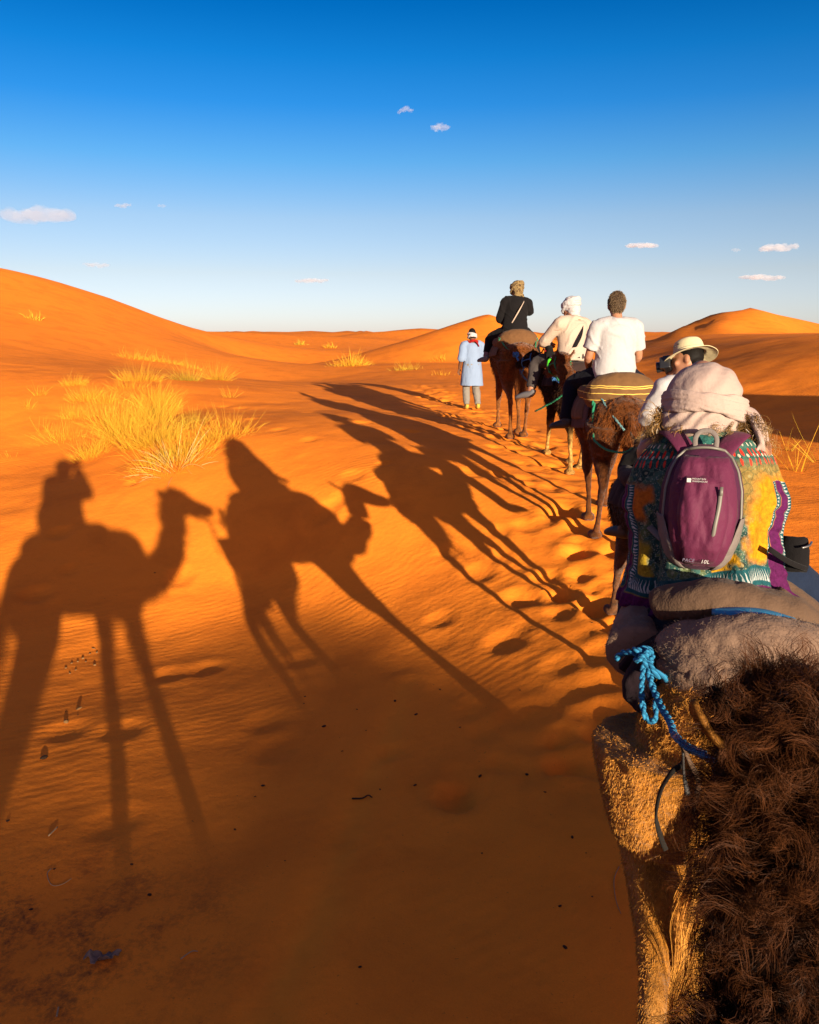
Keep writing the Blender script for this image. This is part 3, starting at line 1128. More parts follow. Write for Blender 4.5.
def drape(y0, y1, a0, a1, off, na=40, ny=26, fold=.012, seed=0, hang=0.0, freq=5.0):
    """Cloth over a camel's back from angle a0 to a1 (0 = top, + = right); past the widest point it hangs straight down."""
    Y = np.linspace(y0, y1, ny)
    A = np.linspace(a0, a1, na)
    zc, ra, rb = np.interp(Y, TOR_Y, TOR_Z), np.interp(Y, TOR_Y, TOR_A) + off, np.interp(Y, TOR_Y, TOR_B) + off
    G = np.zeros((na, ny, 3))
    for i, a in enumerate(A):
        b = max(-1.57, min(1.57, a))
        x, z = ra * math.sin(b), zc + rb * math.cos(b) + .055 * math.exp(-(a / .5) ** 2) * np.exp(-((Y + .03) / .3) ** 2)
        ex = abs(a) - 1.57
        if ex > 0:
            z = z - ex * .34
            x = x + np.sign(a) * ex * .02
        G[i, :, 0], G[i, :, 1], G[i, :, 2] = x, Y, z
    P = G.reshape(-1, 3)
    f = fold * (vnoise(P * np.array([1.5, freq * 2.6, 1.2]), seed) + .6 * fbm(P * 9, 2, seed + 4))
    w = np.clip(np.abs(P[:, 0]) / .3, .25, 1.4)
    c = P - np.array([0, 0, 1.3]) * np.array([0, 0, 1])
    d = np.stack([P[:, 0], np.zeros(len(P)), np.clip(P[:, 2] - 1.3, 0, 1)], 1)
    P = P + unit(d) * (f * w)[:, None]
    P[:, 1] += .015 * vnoise(P * 6, seed + 2)
    return P.reshape(na, ny, 3)


class OnCamel:
    """Frame of a camel, to place what it carries."""
    def __init__(self, x, y, rz, s):
        self.s, self.rz = s, rz
        self.M = Matrix.Translation((x, y, hz(x, y))) @ Matrix.Rotation(rz, 4, 'Z') @ Matrix.Scale(s, 4)

    def w(self, p):
        return self.M @ Vector(p)

    def thing(self, name, label, cat, p, group=None):
        """Empty at p (camel coordinates), scaled and turned like the camel; parts use camel coordinates minus p."""
        t = thing(name, label, cat, self.w(p), self.rz, self.s, group)
        return t


def shift(me_or_mb, p):
    me_or_mb.xform(Matrix.Translation(-Vector(p)))
    return me_or_mb


def roll_mesh(seed=0, w=.30, z=1.565, y=-.42, r=(.16, .15), droop=.05, fwd=.10, voxel=.014):
    """The stuffed cushion round the hump: a fat roll behind, arms along the sides, a lower roll in front."""
    mb = MB()
    mb.tube([(-w - .03, y + fwd + .03, z - droop - .03), (-w * .8, y + fwd * .4, z - droop * .5), (-w * .4, y, z), (0, y - .012, z + .008), (w * .4, y, z), (w * .8, y + fwd * .4, z - droop * .5), (w + .03, y + fwd + .03, z - droop - .03)],
            [(r[0] * .45, r[1] * .5), (r[0] * .86, r[1] * .86), r, r, r, (r[0] * .86, r[1] * .86), (r[0] * .45, r[1] * .5)], 20, up=(0, 0, 1), dense=4)
    for sd in (-1, 1):
        mb.tube([(sd * .27, y + .12, 1.56), (sd * .30, -.05, 1.56), (sd * .26, .25, 1.57)], [.09, .085, .075], 14, dense=3)
    mb.tube([(-.24, .28, 1.57), (0, .34, 1.63), (.24, .28, 1.57)], [.08, .10, .08], 14, dense=4)
    me = fuse(mb, voxel, 5, 'cushion')
    rough(me, .012, 10, 3, seed)
    return me


SEAT_P = (0, -.05, 1.5)


def saddle(label, F, roll_mat, blanket_mat, cords, spans=((-.36, .20, -1.55, 1.5),), seed=0, stripes=None, roll=None, group='saddles tied on the camels', handle=True):
    t = F.thing('camel_saddle', label, 'saddle', SEAT_P, group)
    me = roll or roll_mesh(seed)
    setco(me, getco(me) - np.array(SEAT_P))
    link('cushion', me, t, roll_mat)
    for i, (y0, y1, a0, a1) in enumerate(spans):
        G = drape(y0, y1, a0, a1, .028 + .012 * i, seed=seed + i) - np.array(SEAT_P)
        sheet('blanket', G, .016, blanket_mat if not isinstance(blanket_mat, (list, tuple)) else blanket_mat[i], t)
    for key, pts, r in cords:
        mb = MB()
        rope(mb, pts, r, 8, 7, .004, seed)
        knot(mb, pts[0], r * 2.0, r, seed)
        shift(mb, SEAT_P)
        link('tie_rope', mb.mesh('tie_rope'), t, ROPE[key])
    if handle:
        mb = MB()
        mb.tube([(-.10, .36, 1.62), (-.10, .37, 1.86), (-.06, .37, 1.90), (.06, .37, 1.90), (.10, .37, 1.86), (.10, .36, 1.62)], .012, 10, dense=3)
        shift(mb, SEAT_P)
        link('handle', mb.mesh('handle'), t, STEEL)
    return t


STEEL = material('worn_steel', (.25, .23, .21), .4, .5)
STEEL.node_tree.nodes['Principled BSDF'].inputs['Metallic'].default_value = .9


def stripe_cloth(name, base, stripe, z_list, width=.006):
    """Stuffed sacking with a few woven stripes round it."""
    m = cloth(name, base, tuple(v * .7 for v in base), 14, .4, 170)
    g = NT(m)
    co = g.coord()
    sep = g.n('ShaderNodeSeparateXYZ')
    g.l(co, sep.inputs[0])
    z = g.math('ADD', sep.outputs[2], g.math('MULTIPLY', g.noise(co, 6, 2), .03))
    tot = None
    for zz in z_list:
        q = g.math('LESS_THAN', g.math('ABSOLUTE', g.math('SUBTRACT', z, zz)), width)
        tot = q if tot is None else g.math('MAXIMUM', tot, q)
    src = g.bsdf.inputs['Base Color'].links[0].from_socket
    g.l(g.mix(g.math('MULTIPLY', tot, .8), src, stripe), g.bsdf.inputs['Base Color'])
    return m


# ------------------------------------------------------------------ the purple day pack
def pack_w(z):
    t = np.clip((z + .225) / .45, 0, 1)
    return np.interp(t, [0, .03, .10, .25, .45, .65, .80, .90, .96, 1.0], [.062, .088, .112, .134, .146, .142, .125, .100, .070, .028])


def pack_d(z):
    t = np.clip((z + .225) / .45, 0, 1)
    return np.interp(t, [0, .05, .2, .45, .7, .88, .96, 1.0], [.060, .095, .135, .140, .118, .088, .060, .030])


def pack_front(x, z, k=1.0):
    w = pack_w(z)
    u = np.clip(np.abs(x) / w, 0, 1)
    return -pack_d(z) * (1 - u ** 2.6) ** .5 * k


def pack_panel(zs, wk, off, n=33, bulge=0.0, wob=0.0, seed=0):
    """Grid following the pack's front, narrowed by wk and raised by off; its rim tucks back in."""
    G = np.zeros((len(zs), n, 3))
    for i, z in enumerate(zs):
        w = pack_w(z) * (wk(i / (len(zs) - 1)) if callable(wk) else wk)
        x = np.linspace(-1, 1, n) * w
        e = np.minimum(1 - np.abs(np.linspace(-1, 1, n)), min(i, len(zs) - 1 - i) / (len(zs) - 1) * 2)
        lift = np.clip(e * 7, 0, 1) ** .6
        G[i, :, 0], G[i, :, 2] = x, z
        G[i, :, 1] = pack_front(x, z) - off * lift - bulge * np.clip(e * 2, 0, 1) + .006 * (1 - lift)
    if wob:
        P = G.reshape(-1, 3)
        P[:, 1] += wob * fbm(P * np.array([22, 1, 9]), 3, seed)
        G = P.reshape(G.shape)
    return G


def backpack(loc, rz, tilt, label):
    t = thing('backpack', label, 'backpack', loc, rz, .92)
    t.rotation_euler = (tilt, 0, rz)
    PUR = cloth('purple_nylon', (.175, .021, .074), (.13, .015, .056), 9, .35, 420, .7, .2, .03)
    DPUR = cloth('dark_purple_nylon', (.095, .012, .056), (.07, .009, .042), 9, .3, 420, .7, .2, .03)
    GREY = cloth('grey_mesh_fabric', (.30, .245, .22), (.22, .18, .165), 40, .4, 300, .8, .2)
    ZIP = material('grey_zip', (.10, .09, .075), .5, .4)
    n = 49
    zs = np.linspace(-.225, .225, 60)
    G = np.zeros((len(zs), n * 2 - 2, 3))
    for i, z in enumerate(zs):
        w = pack_w(z)
        u = np.linspace(-1, 1, n)
        G[i, :n, 0], G[i, :n, 1] = u * w, pack_front(u * w, z)
        G[i, n:, 0], G[i, n:, 1] = u[1:-1][::-1] * w, .012
        G[i, :, 2] = z
    P = G.reshape(-1, 3)
    P[:, 1] += .006 * fbm(P * 14, 3, 2) * (P[:, 1] < 0)
    m = n * 2 - 2
    idx = np.arange(len(P)).reshape(len(zs), m)
    F = [(idx[i, j], idx[i, (j + 1) % m], idx[i + 1, (j + 1) % m], idx[i + 1, j]) for i in range(len(zs) - 1) for j in range(m)]
    F += [tuple(idx[0][::-1]), tuple(idx[-1])]
    link('pack_body', npmesh('pack_body', P, F), t, DPUR)
    # front pocket panel, puckered along its seams
    zz = np.linspace(-.212, .185, 46)
    G = pack_panel(zz, lambda q: .80 - .10 * (q - .5) ** 2, .016, 49, .012, .015, 5)
    sheet('front_pocket', G, .004, PUR, t)
    zz = np.linspace(-.20, .125, 40)
    G = pack_panel(zz, lambda q: .50 + .10 * math.sin(q * 3.1), .032, 37, .014, .013, 8)
    sheet('centre_panel', G, .004, PUR, t)
    # main zip: an arch round the top
    mb, mb2 = MB(), MB()
    for wk, mm, r in ((.90, mb, .0052),):
        pts = []
        for z in np.linspace(-.09, .205, 24):
            pts.append((-pack_w(z) * wk, pack_front(-pack_w(z) * wk, z) - .004, z))
        for q in np.linspace(-1, 1, 13)[1:-1]:
            z = .205 + .010 * (1 - q * q)
            pts.append((q * pack_w(.205) * wk, pack_front(q * pack_w(.205) * wk, .205) - .006, z))
        for z in np.linspace(.205, -.09, 24):
            pts.append((pack_w(z) * wk, pack_front(pack_w(z) * wk, z) - .004, z))
        mm.tube(pts, r, 8)
    link('main_zip', mb.mesh('main_zip'), t, ZIP)
    mb = MB()
    y = lambda x, z: float(pack_front(np.array([x]), np.array([z]))[0]) - .052
    mb.tube([(.052, y(.052, .075), .075), (.049, y(.049, .02) - .002, .02), (.040, y(.040, -.045) - .002, -.045), (.036, y(.036, -.09), -.09)], [(.007, .004)] * 4, 10, up=(0, -1, 0), dense=4)
    mb.tube([(.053, y(.053, .08) - .006, .085), (.053, y(.053, .06) - .008, .055)], [(.006, .003)] * 2, 8, up=(0, -1, 0))
    z_ = link('pocket_zip', mb.mesh('pocket_zip'), t, ZIP)
    # grey side pockets
    for sd in (-1, 1):
        zz = np.linspace(-.222, -.03, 24)
        G = np.zeros((24, 16, 3))
        for i, z in enumerate(zz):
            q = i / 23
            u = np.linspace(.70 - .10 * (1 - q) + .18 * q, 1.03, 16)
            w = pack_w(z)
            G[i, :, 0] = sd * u * w * 1.02
            G[i, :, 1] = pack_front(np.minimum(u, 1) * w, z) - .018 * np.sin(np.linspace(.25, 1, 16) * 2.6)
            G[i, :, 2] = z
        P = G.reshape(-1, 3)
        P[:, 1] += .004 * fbm(P * 30, 2, 4 + sd)
        sheet('side_pocket', P.reshape(G.shape), .004, GREY, t)
    # carry loop, shoulder straps, webbing
    mb = MB()
    mb.tube([(-.034, -.03, .205), (-.036, -.02, .245), (-.022, -.012, .268), (0, -.01, .274), (.022, -.012, .268), (.036, -.02, .245), (.034, -.03, .205)], [(.009, .004)] * 7, 10, dense=4)
    link('carry_loop', mb.mesh('carry_loop'), t, GREY)
    for sd in (-1, 1):
        pts = [(sd * .055, -.012, .185), (sd * .078, .008, .222), (sd * .106, .055, .252), (sd * .128, .12, .262), (sd * .135, .20, .23), (sd * .14, .26, .14), (sd * .15, .27, .02)]
        mb = MB().tube(pts, [(.036, .007), (.037, .008), (.038, .010), (.037, .010), (.034, .009), (.03, .008), (.014, .004)], 14, up=(0, -.5, 1), dense=4)
        link('shoulder_strap', mb.mesh('shoulder_strap'), t, PUR)
        mb = MB().tube([(sd * .125, -.02, -.13), (sd * .165, .03, -.10), (sd * .20, .10, -.075), (sd * .22, .19, -.06)], [(.013, .003)] * 4, 10, up=(0, -1, .4), dense=4)
        link('webbing_strap', mb.mesh('webbing_strap'), t, GREY)
    # lettering
    WH = material('print_white', (.36, .34, .33), .6, .2)
    GB = material('print_grey', (.10, .085, .13), .6, .2)

    def text(name, body, size, x, z, mat_, shear=0.0, extra=0.0):
        cu = bpy.data.curves.new(name, 'FONT')
        cu.body = body
        cu.size = size
        cu.extrude = .0006
        cu.shear = shear
        cu.align_x = 'LEFT'
        cu.space_character = 1.1
        tmp = bpy.data.objects.new('text_source', cu)
        COL.objects.link(tmp)
        dg = bpy.context.evaluated_depsgraph_get()
        dg.update()
        me_ = bpy.data.meshes.new_from_object(tmp.evaluated_get(dg), depsgraph=dg)
        bpy.data.objects.remove(tmp)
        o = link(name, me_, t, mat_)
        yy = float(pack_front(np.array([x + .02]), np.array([z]))[0]) - .054 - extra
        o.location = (x, yy, z)
        o.rotation_euler = (math.pi / 2, 0, 0)
        return o
    text('maker_name', 'MOUNTAIN', .0078, -.043, .106, WH)
    text('maker_name', 'WAREHOUSE', .0078, -.043, .0975, WH)
    yy = float(pack_front(np.array([-.05]), np.array([.1]))[0]) - .053
    mb = MB().box((-.053, yy, .1025), (.014, .001, .014))
    link('maker_mark', mb.mesh('maker_mark', False), t, WH)
    text('model_name', 'PACE', .016, -.058, -.182, GB, .2, .004)
    text('volume_mark', '10L', .018, .003, -.184, WH, .2, .004)
    return t


# ------------------------------------------------------------------ poncho
def poncho_material():
    m = material('patterned_poncho', (.05, .12, .11), .85, .15)
    g = NT(m)
    co = g.coord()
    at_ = g.n('ShaderNodeAttribute', attribute_name='down').outputs['Fac']
    th = g.n('ShaderNodeAttribute', attribute_name='around').outputs['Fac']
    sep = g.n('ShaderNodeSeparateXYZ')
    g.l(co, sep.inputs[0])
    x, z = sep.outputs[0], sep.outputs[2]
    wob = g.math('MULTIPLY', g.math('SUBTRACT', g.noise(co, 9, 3), .5), .16)
    xw, zw = g.math('ADD', x, wob), g.math('ADD', z, wob)

    def band(v, lo, hi, soft=.015):
        a = g.n('ShaderNodeMapRange'); g.l(v, a.inputs['Value'])
        a.inputs['From Min'].default_value, a.inputs['From Max'].default_value = lo - soft, lo + soft
        b = g.n('ShaderNodeMapRange'); g.l(v, b.inputs['Value'])
        b.inputs['From Min'].default_value, b.inputs['From Max'].default_value = hi + soft, hi - soft
        return g.math('MULTIPLY', a.outputs[0], b.outputs[0])
    # paisley: cells with pale outlines and dotted hearts
    vo = g.n('ShaderNodeTexVoronoi', feature='DISTANCE_TO_EDGE'); g.l(co, vo.inputs['Vector']); vo.inputs['Scale'].default_value = 34
    v1 = g.n('ShaderNodeTexVoronoi'); g.l(co, v1.inputs['Vector']); v1.inputs['Scale'].default_value = 34
    v2 = g.n('ShaderNodeTexVoronoi'); g.l(co, v2.inputs['Vector']); v2.inputs['Scale'].default_value = 120
    cell = g.ramp(v1.outputs['Color'], [(.0, (.012, .03, .03)), (.4, (.02, .075, .065)), (.6, (.05, .14, .12)), (.85, (.14, .17, .06)), (1, (.03, .02, .03))])
    line = g.ramp(vo.outputs['Distance'], [(.02, (1, 1, 1)), (.06, (0, 0, 0))])
    heart = g.ramp(v1.outputs['Distance'], [(.16, (1, 1, 1)), (.24, (0, 0, 0))])
    dots = g.ramp(v2.outputs['Distance'], [(.22, (1, 1, 1)), (.34, (0, 0, 0))])
    pais = g.mix(g.math('MULTIPLY', g.math('MULTIPLY', line, g.noise(co, 12, 3)), .8), cell, (.20, .26, .18))
    pais = g.mix(g.math('MULTIPLY', heart, .8), pais, (.34, .33, .20))
    pais = g.mix(g.math('MULTIPLY', g.math('MULTIPLY', dots, g.noise(co, 13, 2)), 1.1, True), pais, (.46, .46, .38))
    # gold-sand paisley on the right shoulder
    goldp = g.mix(line, (.33, .22, .06), (.16, .15, .05))
    goldp = g.mix(g.math('MULTIPLY', heart, .7), goldp, (.42, .36, .15))
    col = g.mix(g.math('MULTIPLY', band(xw, .06, .40), band(zw, .30, .60)), pais, goldp)
    # yellow sweeps
    col = g.mix(g.math('MULTIPLY', band(xw, .15, .42, .02), band(zw, .13, .42, .02)), col, g.ramp(g.noise(co, 16, 3), [(.3, (.80, .22, .003)), (.7, (.85, .36, .004))]))
    col = g.mix(g.math('MULTIPLY', band(g.math('ADD', xw, g.math('MULTIPLY', zw, .6)), .07, .17, .01), band(zw, -.06, .22, .02)), col, (.80, .40, .006))
    col = g.mix(g.math('MULTIPLY', band(xw, -.34, -.19, .015), band(zw, -.08, .16, .02)), col, (.46, .30, .02))
    col = g.mix(g.math('MULTIPLY', band(xw, -.40, -.215, .012), band(zw, .24, .36, .02)), col, (.68, .17, .012))
    # teal yoke with red drops and white beads
    yoke = band(at_, -.1, .36, .03)
    col = g.mix(g.math('MULTIPLY', yoke, .9), col, g.ramp(v1.outputs['Color'], [(.3, (.012, .09, .085)), (.7, (.04, .20, .17)), (.9, (.10, .22, .12))]))
    ph = g.math('MULTIPLY', g.math('ADD', th, g.math('MULTIPLY', g.noise(co, 8, 2), .02)), 52.0)
    fr = g.math('ABSOLUTE', g.math('SUBTRACT', g.math('FRACT', ph), .5))
    fr2 = g.math('ABSOLUTE', g.math('SUBTRACT', g.math('FRACT', g.math('ADD', ph, .5)), .5))
    for mid, hh, c, w, f_ in ((.285, .030, (.80, .04, .02), .19, fr), (.225, .016, (.75, .70, .55), .16, fr2), (.35, .022, (.80, .06, .03), .16, fr2), (.31, .014, (.7, .66, .5), .16, fr2)):
        ee = g.math('ADD', g.math('POWER', g.math('DIVIDE', f_, w), 2.0), g.math('POWER', g.math('DIVIDE', g.math('ABSOLUTE', g.math('SUBTRACT', at_, mid)), hh), 2.0))
        col = g.mix(g.math('LESS_THAN', ee, 1.0), col, c)
    # border: teal with white triangles, then purple
    col = g.mix(band(at_, .855, .945, .003), col, (.012, .10, .12))
    ph2 = g.math('MULTIPLY', g.math('ADD', th, g.math('MULTIPLY', g.noise(co, 14, 2), .02)), 170.0)
    tri = g.math('ABSOLUTE', g.math('SUBTRACT', g.math('FRACT', ph2), .5))
    lim = g.math('MULTIPLY', g.math('SUBTRACT', at_, .865), 6.0)
    col = g.mix(g.math('MULTIPLY', g.math('LESS_THAN', tri, lim), band(at_, .868, .925, .002)), col, (.55, .58, .56))
    col = g.mix(band(at_, .948, 1.2, .003), col, (.12, .008, .09))
    # worn print: uneven ink
    col = g.mix(1.0, col, g.ramp(g.noise(co, 60, 4, .7), [(.3, (.30, .30, .30)), (.7, (.62, .62, .62))]), 'MULTIPLY')
    g.l(col, g.bsdf.inputs['Base Color'])
    g.l(g.bump(g.noise(co, 200, 2), .25, .002, g.bump(g.noise(co, 26, 3), .6, .018)), g.bsdf.inputs['Normal'])
    return m
# ------------------------------------------------------------------ the caravan
WHITE = cloth('white_cotton', (.70, .66, .67), (.64, .60, .61), 7, .35, 300)
CREAM = cloth('cream_cotton', (.74, .58, .46), (.64, .48, .38), 7, .35, 300)
BLACKC = cloth('black_cloth', (.018, .015, .016), (.010, .009, .010), 9, .4, 260)
NAVY = cloth('dark_navy_cloth', (.014, .014, .026), (.008, .008, .016), 9, .4, 260)
DENIM = cloth('blue_denim', (.022, .035, .075), (.014, .024, .055), 30, .5, 420)
GREYT = cloth('grey_trousers', (.11, .09, .085), (.07, .058, .056), 8, .4, 260)
PALEBLUE = cloth('pale_blue_cotton', (.34, .45, .66), (.28, .38, .58), 6, .35, 260)
RED = cloth('red_scarf', (.50, .02, .015), (.34, .012, .01), 12, .35, 200)
ROSE = cloth('rose_beige_scarf', (.68, .50, .43), (.56, .40, .35), 6, .45, 240)
KHAKI = cloth('khaki_canvas', (.95, .80, .48), (.88, .72, .42), 20, .2, 400)
SHOE = material('dark_shoe', (.02, .018, .018), .6, .3)
SHOE_GREY = material('grey_trainer', (.09, .085, .09), .7, .3)
SHOE_YEL = material('yellow_slipper', (.36, .24, .03), .7, .3)
BLACKPL = material('black_plastic', (.012, .012, .013), .35, .5)
GLASS = material('lens_glass', (.01, .01, .02), .05, .6)
HAIR_GREY = hair_material('grey_brown_hair', (.08, .05, .03), (.24, .15, .08), (.36, .25, .15))
HAIR_DARK = hair_material('black_human_hair', (.008, .006, .005), (.02, .014, .01), (.03, .02, .015))
HAIR_BLOND = hair_material('blond_hair', (.10, .045, .012), (.28, .14, .035), (.50, .29, .09), .4, .4)

leo = cloth('leopard_scarf', (.36, .25, .11), (.30, .20, .09), 9, .4, 240)
_g = NT(leo)
_v = _g.n('ShaderNodeTexVoronoi'); _g.l(_g.coord(), _v.inputs['Vector']); _v.inputs['Scale'].default_value = 30
_src = _g.bsdf.inputs['Base Color'].links[0].from_socket
_g.l(_g.mix(_g.ramp(_v.outputs['Distance'], [(.30, (1, 1, 1)), (.42, (0, 0, 0))]), _src, (.04, .022, .012)), _g.bsdf.inputs['Base Color'])

SACK_BROWN = stripe_cloth('brown_sacking', (.27, .135, .055), (.60, .40, .08), (.03, .10, .155, .175), .004)
SACK_RUST = cloth('rust_sacking', (.25, .12, .05), (.17, .08, .035), 18, .5, 170)
SACK_DARK = cloth('dark_plum_sacking', (.07, .04, .035), (.045, .026, .024), 18, .5, 170)
FELT = cloth('grey_beige_felt', (.40, .255, .175), (.27, .165, .115), 7, 1.0, 120)
FELT_DK = cloth('brown_felt', (.21, .125, .08), (.13, .078, .05), 9, 1.0, 120)
MAUVE = cloth('mauve_blanket', (.15, .085, .085), (.10, .058, .06), 10, .5, 180)
PLUM = cloth('plum_blanket', (.035, .02, .026), (.022, .013, .018), 10, .5, 180)
CARPET = cloth('woven_brown_blanket', (.24, .15, .10), (.16, .09, .06), 26, .5, 150)
MAT_BLUE = material('blue_foam_mat', (.02, .16, .30), .5, .3)

F6 = OnCamel(-.18 * .45, -.18 * .89, -R(27), 1.0)
F5 = OnCamel(1.075, 2.74, -R(20), .90)
F4 = OnCamel(1.70, 5.40, R(1), .78)
F3 = OnCamel(1.95, 7.95, -R(1), .87)
F2 = OnCamel(2.12, 10.95, R(3), .83)
F1 = OnCamel(1.70, 13.6, R(2), .94)


def at_frame(F):
    return (F.M.translation.x, F.M.translation.y, F.rz, F.s)


C6, SK6, HM6 = camel('dark curly haired camel whose shaggy head and neck fill the lower right corner', *at_frame(F6), HIDE['choc'], HAIR['choc'],
                     [(-.16, 0), (.17, 0), (.30, 0), (-.26, 0)], (1.54, 1.76, 0, 0), voxel=.013, fluff=0, leg_k=.92)
C5, SK5, HM5 = camel('tan camel seen from behind under the rider with the purple backpack', *at_frame(F5), HIDE['tan'], HAIR['tan'],
                     [(.36, 0), (.06, 0), (-.48, 0), (.02, 0)], (1.34, 1.56, 0, 0), voxel=.012, fluff=0, tail_len=.60, leg_k=1.5, girth=.69, tassel=0)
C4, SK4, HM4 = camel('dark camel under the photographer in the khaki hat, mostly hidden', *at_frame(F4), HIDE['umber'], HAIR['umber'],
                     [(.30, 0), (-.26, 0), (-.28, 0), (.22, 0)], (1.46, 1.62, -R(62), .24))
C3, SK3, HM3 = camel('dark brown camel carrying the rider in the white T-shirt', *at_frame(F3), HIDE['brown'], HAIR['brown'],
                     [(-.22, 0), (.28, 0), (.24, 0), (-.22, 0)], (1.50, 1.84, R(15), -.30), tail_len=.66, tail_sway=.08)
C2, SK2, HM2 = camel('blackish camel with pale lower legs, second from the front of the file', *at_frame(F2), HIDE['black'], HAIR['black'],
                     [(.30, 0), (-.12, 0), (-.26, 0), (.34, 0)], (1.46, 1.72, R(30), -.26))
C1, SK1, HM1 = camel('reddish brown leading camel, just behind the walking guide', *at_frame(F1), HIDE['rust'], HAIR['rust'],
                     [(.24, 0), (-.26, 0), (-.25, 0), (.20, 0)], (1.48, 1.66, -R(20), .10))


# --- long curly mane of the near camel
def mane(name, skin, root, n_lock, per, keep, length, curl, turns, width, mat, lay, seed, rad=.018, seg=9, droop=.7, jitter=.35, lift=.9, stray=.35):
    c, nn = sample_surface(skin, n_lock, keep, seed)
    rng = np.random.default_rng(seed)
    r = np.repeat(c, per, 0) + rng.normal(0, rad, (n_lock * per, 3))
    d = np.repeat(nn, per, 0) * lift + np.array(lay)
    L = np.repeat(rng.uniform(.45, 1.4, n_lock), per) * length
    return link(name, strands(name, r, d, L, seg, width, droop, curl, turns, clump=np.repeat(np.arange(n_lock), per), seed=seed + 1, jitter=jitter, stray=stray), root, mat)


def keep6(cn, nn):
    return ((cn[:, 1] > .45) & (cn[:, 2] > .75) | (cn[:, 1] > .12) & (cn[:, 2] > 1.25)) * np.where(cn[:, 1] > 1.70, .35, 1.0) * np.where((np.abs(cn[:, 0]) > .092) & (cn[:, 2] > 1.82), .8, 1)


mane('mane', SK6, C6, 6200, 20, keep6, .058, .0105, 1.3, .0012, HAIR['choc'], (0, -.42, -.05), 31, .0065, 9, .5, .40, .40, .09)
mane('forelock', SK6, C6, 420, 34, lambda cn, nn: ((cn[:, 1] > 1.30) & (cn[:, 1] < 1.66) & (cn[:, 2] > 1.62) & (nn[:, 2] > .0)) * np.where(np.abs(cn[:, 0]) > .085, .04, 1.0), .085, .015, 1.2, .0013, HAIR['choc'], (0, -.25, .15), 37, .008, 10, .4, .4, .5, .10)


EARM = hair_material('ear_fur', (.30, .12, .02), (.45, .19, .035), (.5, .2, .04))
for sd in (-1, 1):
    mb = MB().tube([HM6 @ Vector(q) for q in ((sd * .085, -.03, .05), (sd * .120, -.05, .08), (sd * .140, -.065, .115), (sd * .146, -.07, .140))], [(.020, .008), (.033, .008), (.027, .007), (.006, .004)], 14, dense=4)
    link('ear', rough(mb.mesh('ear'), .004, 40, 2, 3), C6, EARM)


def keep5(cn, nn):
    return (cn[:, 1] < .1) * (cn[:, 2] > .45) * (cn[:, 0] < .5)


mane('coat', SK5, C5, 110000, 1, keep5, .011, .0, .6, .0017, HAIR['tan'], (0, -.25, -.85), 41, .002, 2, .3, .30, .45)
mane('rump_curls', SK5, C5, 420, 18, lambda cn, nn: (cn[:, 1] < -.30) * (cn[:, 2] > 1.36) * (nn[:, 2] > -.2), .026, .007, 1.2, .0019, HAIR['tan'], (0, -.5, -.5), 43, .010, 6, .6, .25, .4, .12)
rng = np.random.default_rng(12)
_n = 64
_c = np.stack([rng.normal(0, .032, _n), rng.normal(-.885, .015, _n), rng.uniform(.78, 1.18, _n)], 1)
_r = np.repeat(_c, 26, 0) + rng.normal(0, .006, (_n * 26, 3))
link('tail_locks', strands('tail_locks', _r, np.tile([0, -.12, -1.], (_n * 26, 1)), .34, 12, .0026, .5, .013, 1.3, clump=np.repeat(np.arange(_n), 26), seed=13, jitter=.07, stray=.12), C5, HAIR['tan'])


# ------------------------------------------------------------------ saddles
saddle('rust brown stuffed saddle cushion on the leading camel', F1, SACK_RUST, CARPET,
       [('green', [(-.30, -.42, 1.62), (-.24, -.60, 1.50), (-.10, -.80, 1.38)], .012), ('green', [(.30, -.42, 1.62), (.26, -.60, 1.50)], .012), ('sky', [(-.10, -.82, 1.38), (-.06, -.90, 1.24), (-.02, -.93, 1.05)], .016)], seed=1,
       roll=roll_mesh(1, .27, 1.60, -.40, (.17, .19)))
saddle('dark plum saddle cushion with pink and blue ropes', F2, SACK_DARK, PLUM,
       [('pink', [(-.30, -.50, 1.60), (-.20, -.68, 1.46), (-.03, -.74, 1.34)], .016), ('sky', [(-.36, -.45, 1.46), (-.22, -.72, 1.34), (-.03, -.82, 1.30), (.18, -.70, 1.40), (.28, -.55, 1.52)], .012)], seed=2)
saddle('brown stuffed cushion with yellow stripes behind the white T-shirt', F3, SACK_BROWN, (MAUVE, CARPET),
       [('green', [(-.31, -.44, 1.60), (-.31, -.56, 1.44), (-.31, -.58, 1.26)], .018), ('teal', [(-.28, -.50, 1.62), (-.18, -.70, 1.42), (-.06, -.88, 1.24)], .012), ('teal', [(.30, -.44, 1.58), (.26, -.62, 1.46), (.22, -.72, 1.36)], .014)], seed=3,
       spans=((-.42, .22, -2.0, 1.45), (-.30, .16, -1.7, 1.3)), roll=roll_mesh(3, .30, 1.585, -.46, (.18, .205)))
saddle('dark plum blanket and saddle under the rider in the khaki hat', F4, SACK_DARK, PLUM, [], seed=4)
saddle('stuffed brown saddle of the foremost shaggy camel, seen only as part of its shadow', F6, SACK_DARK, PLUM, [], seed=6, handle=False)

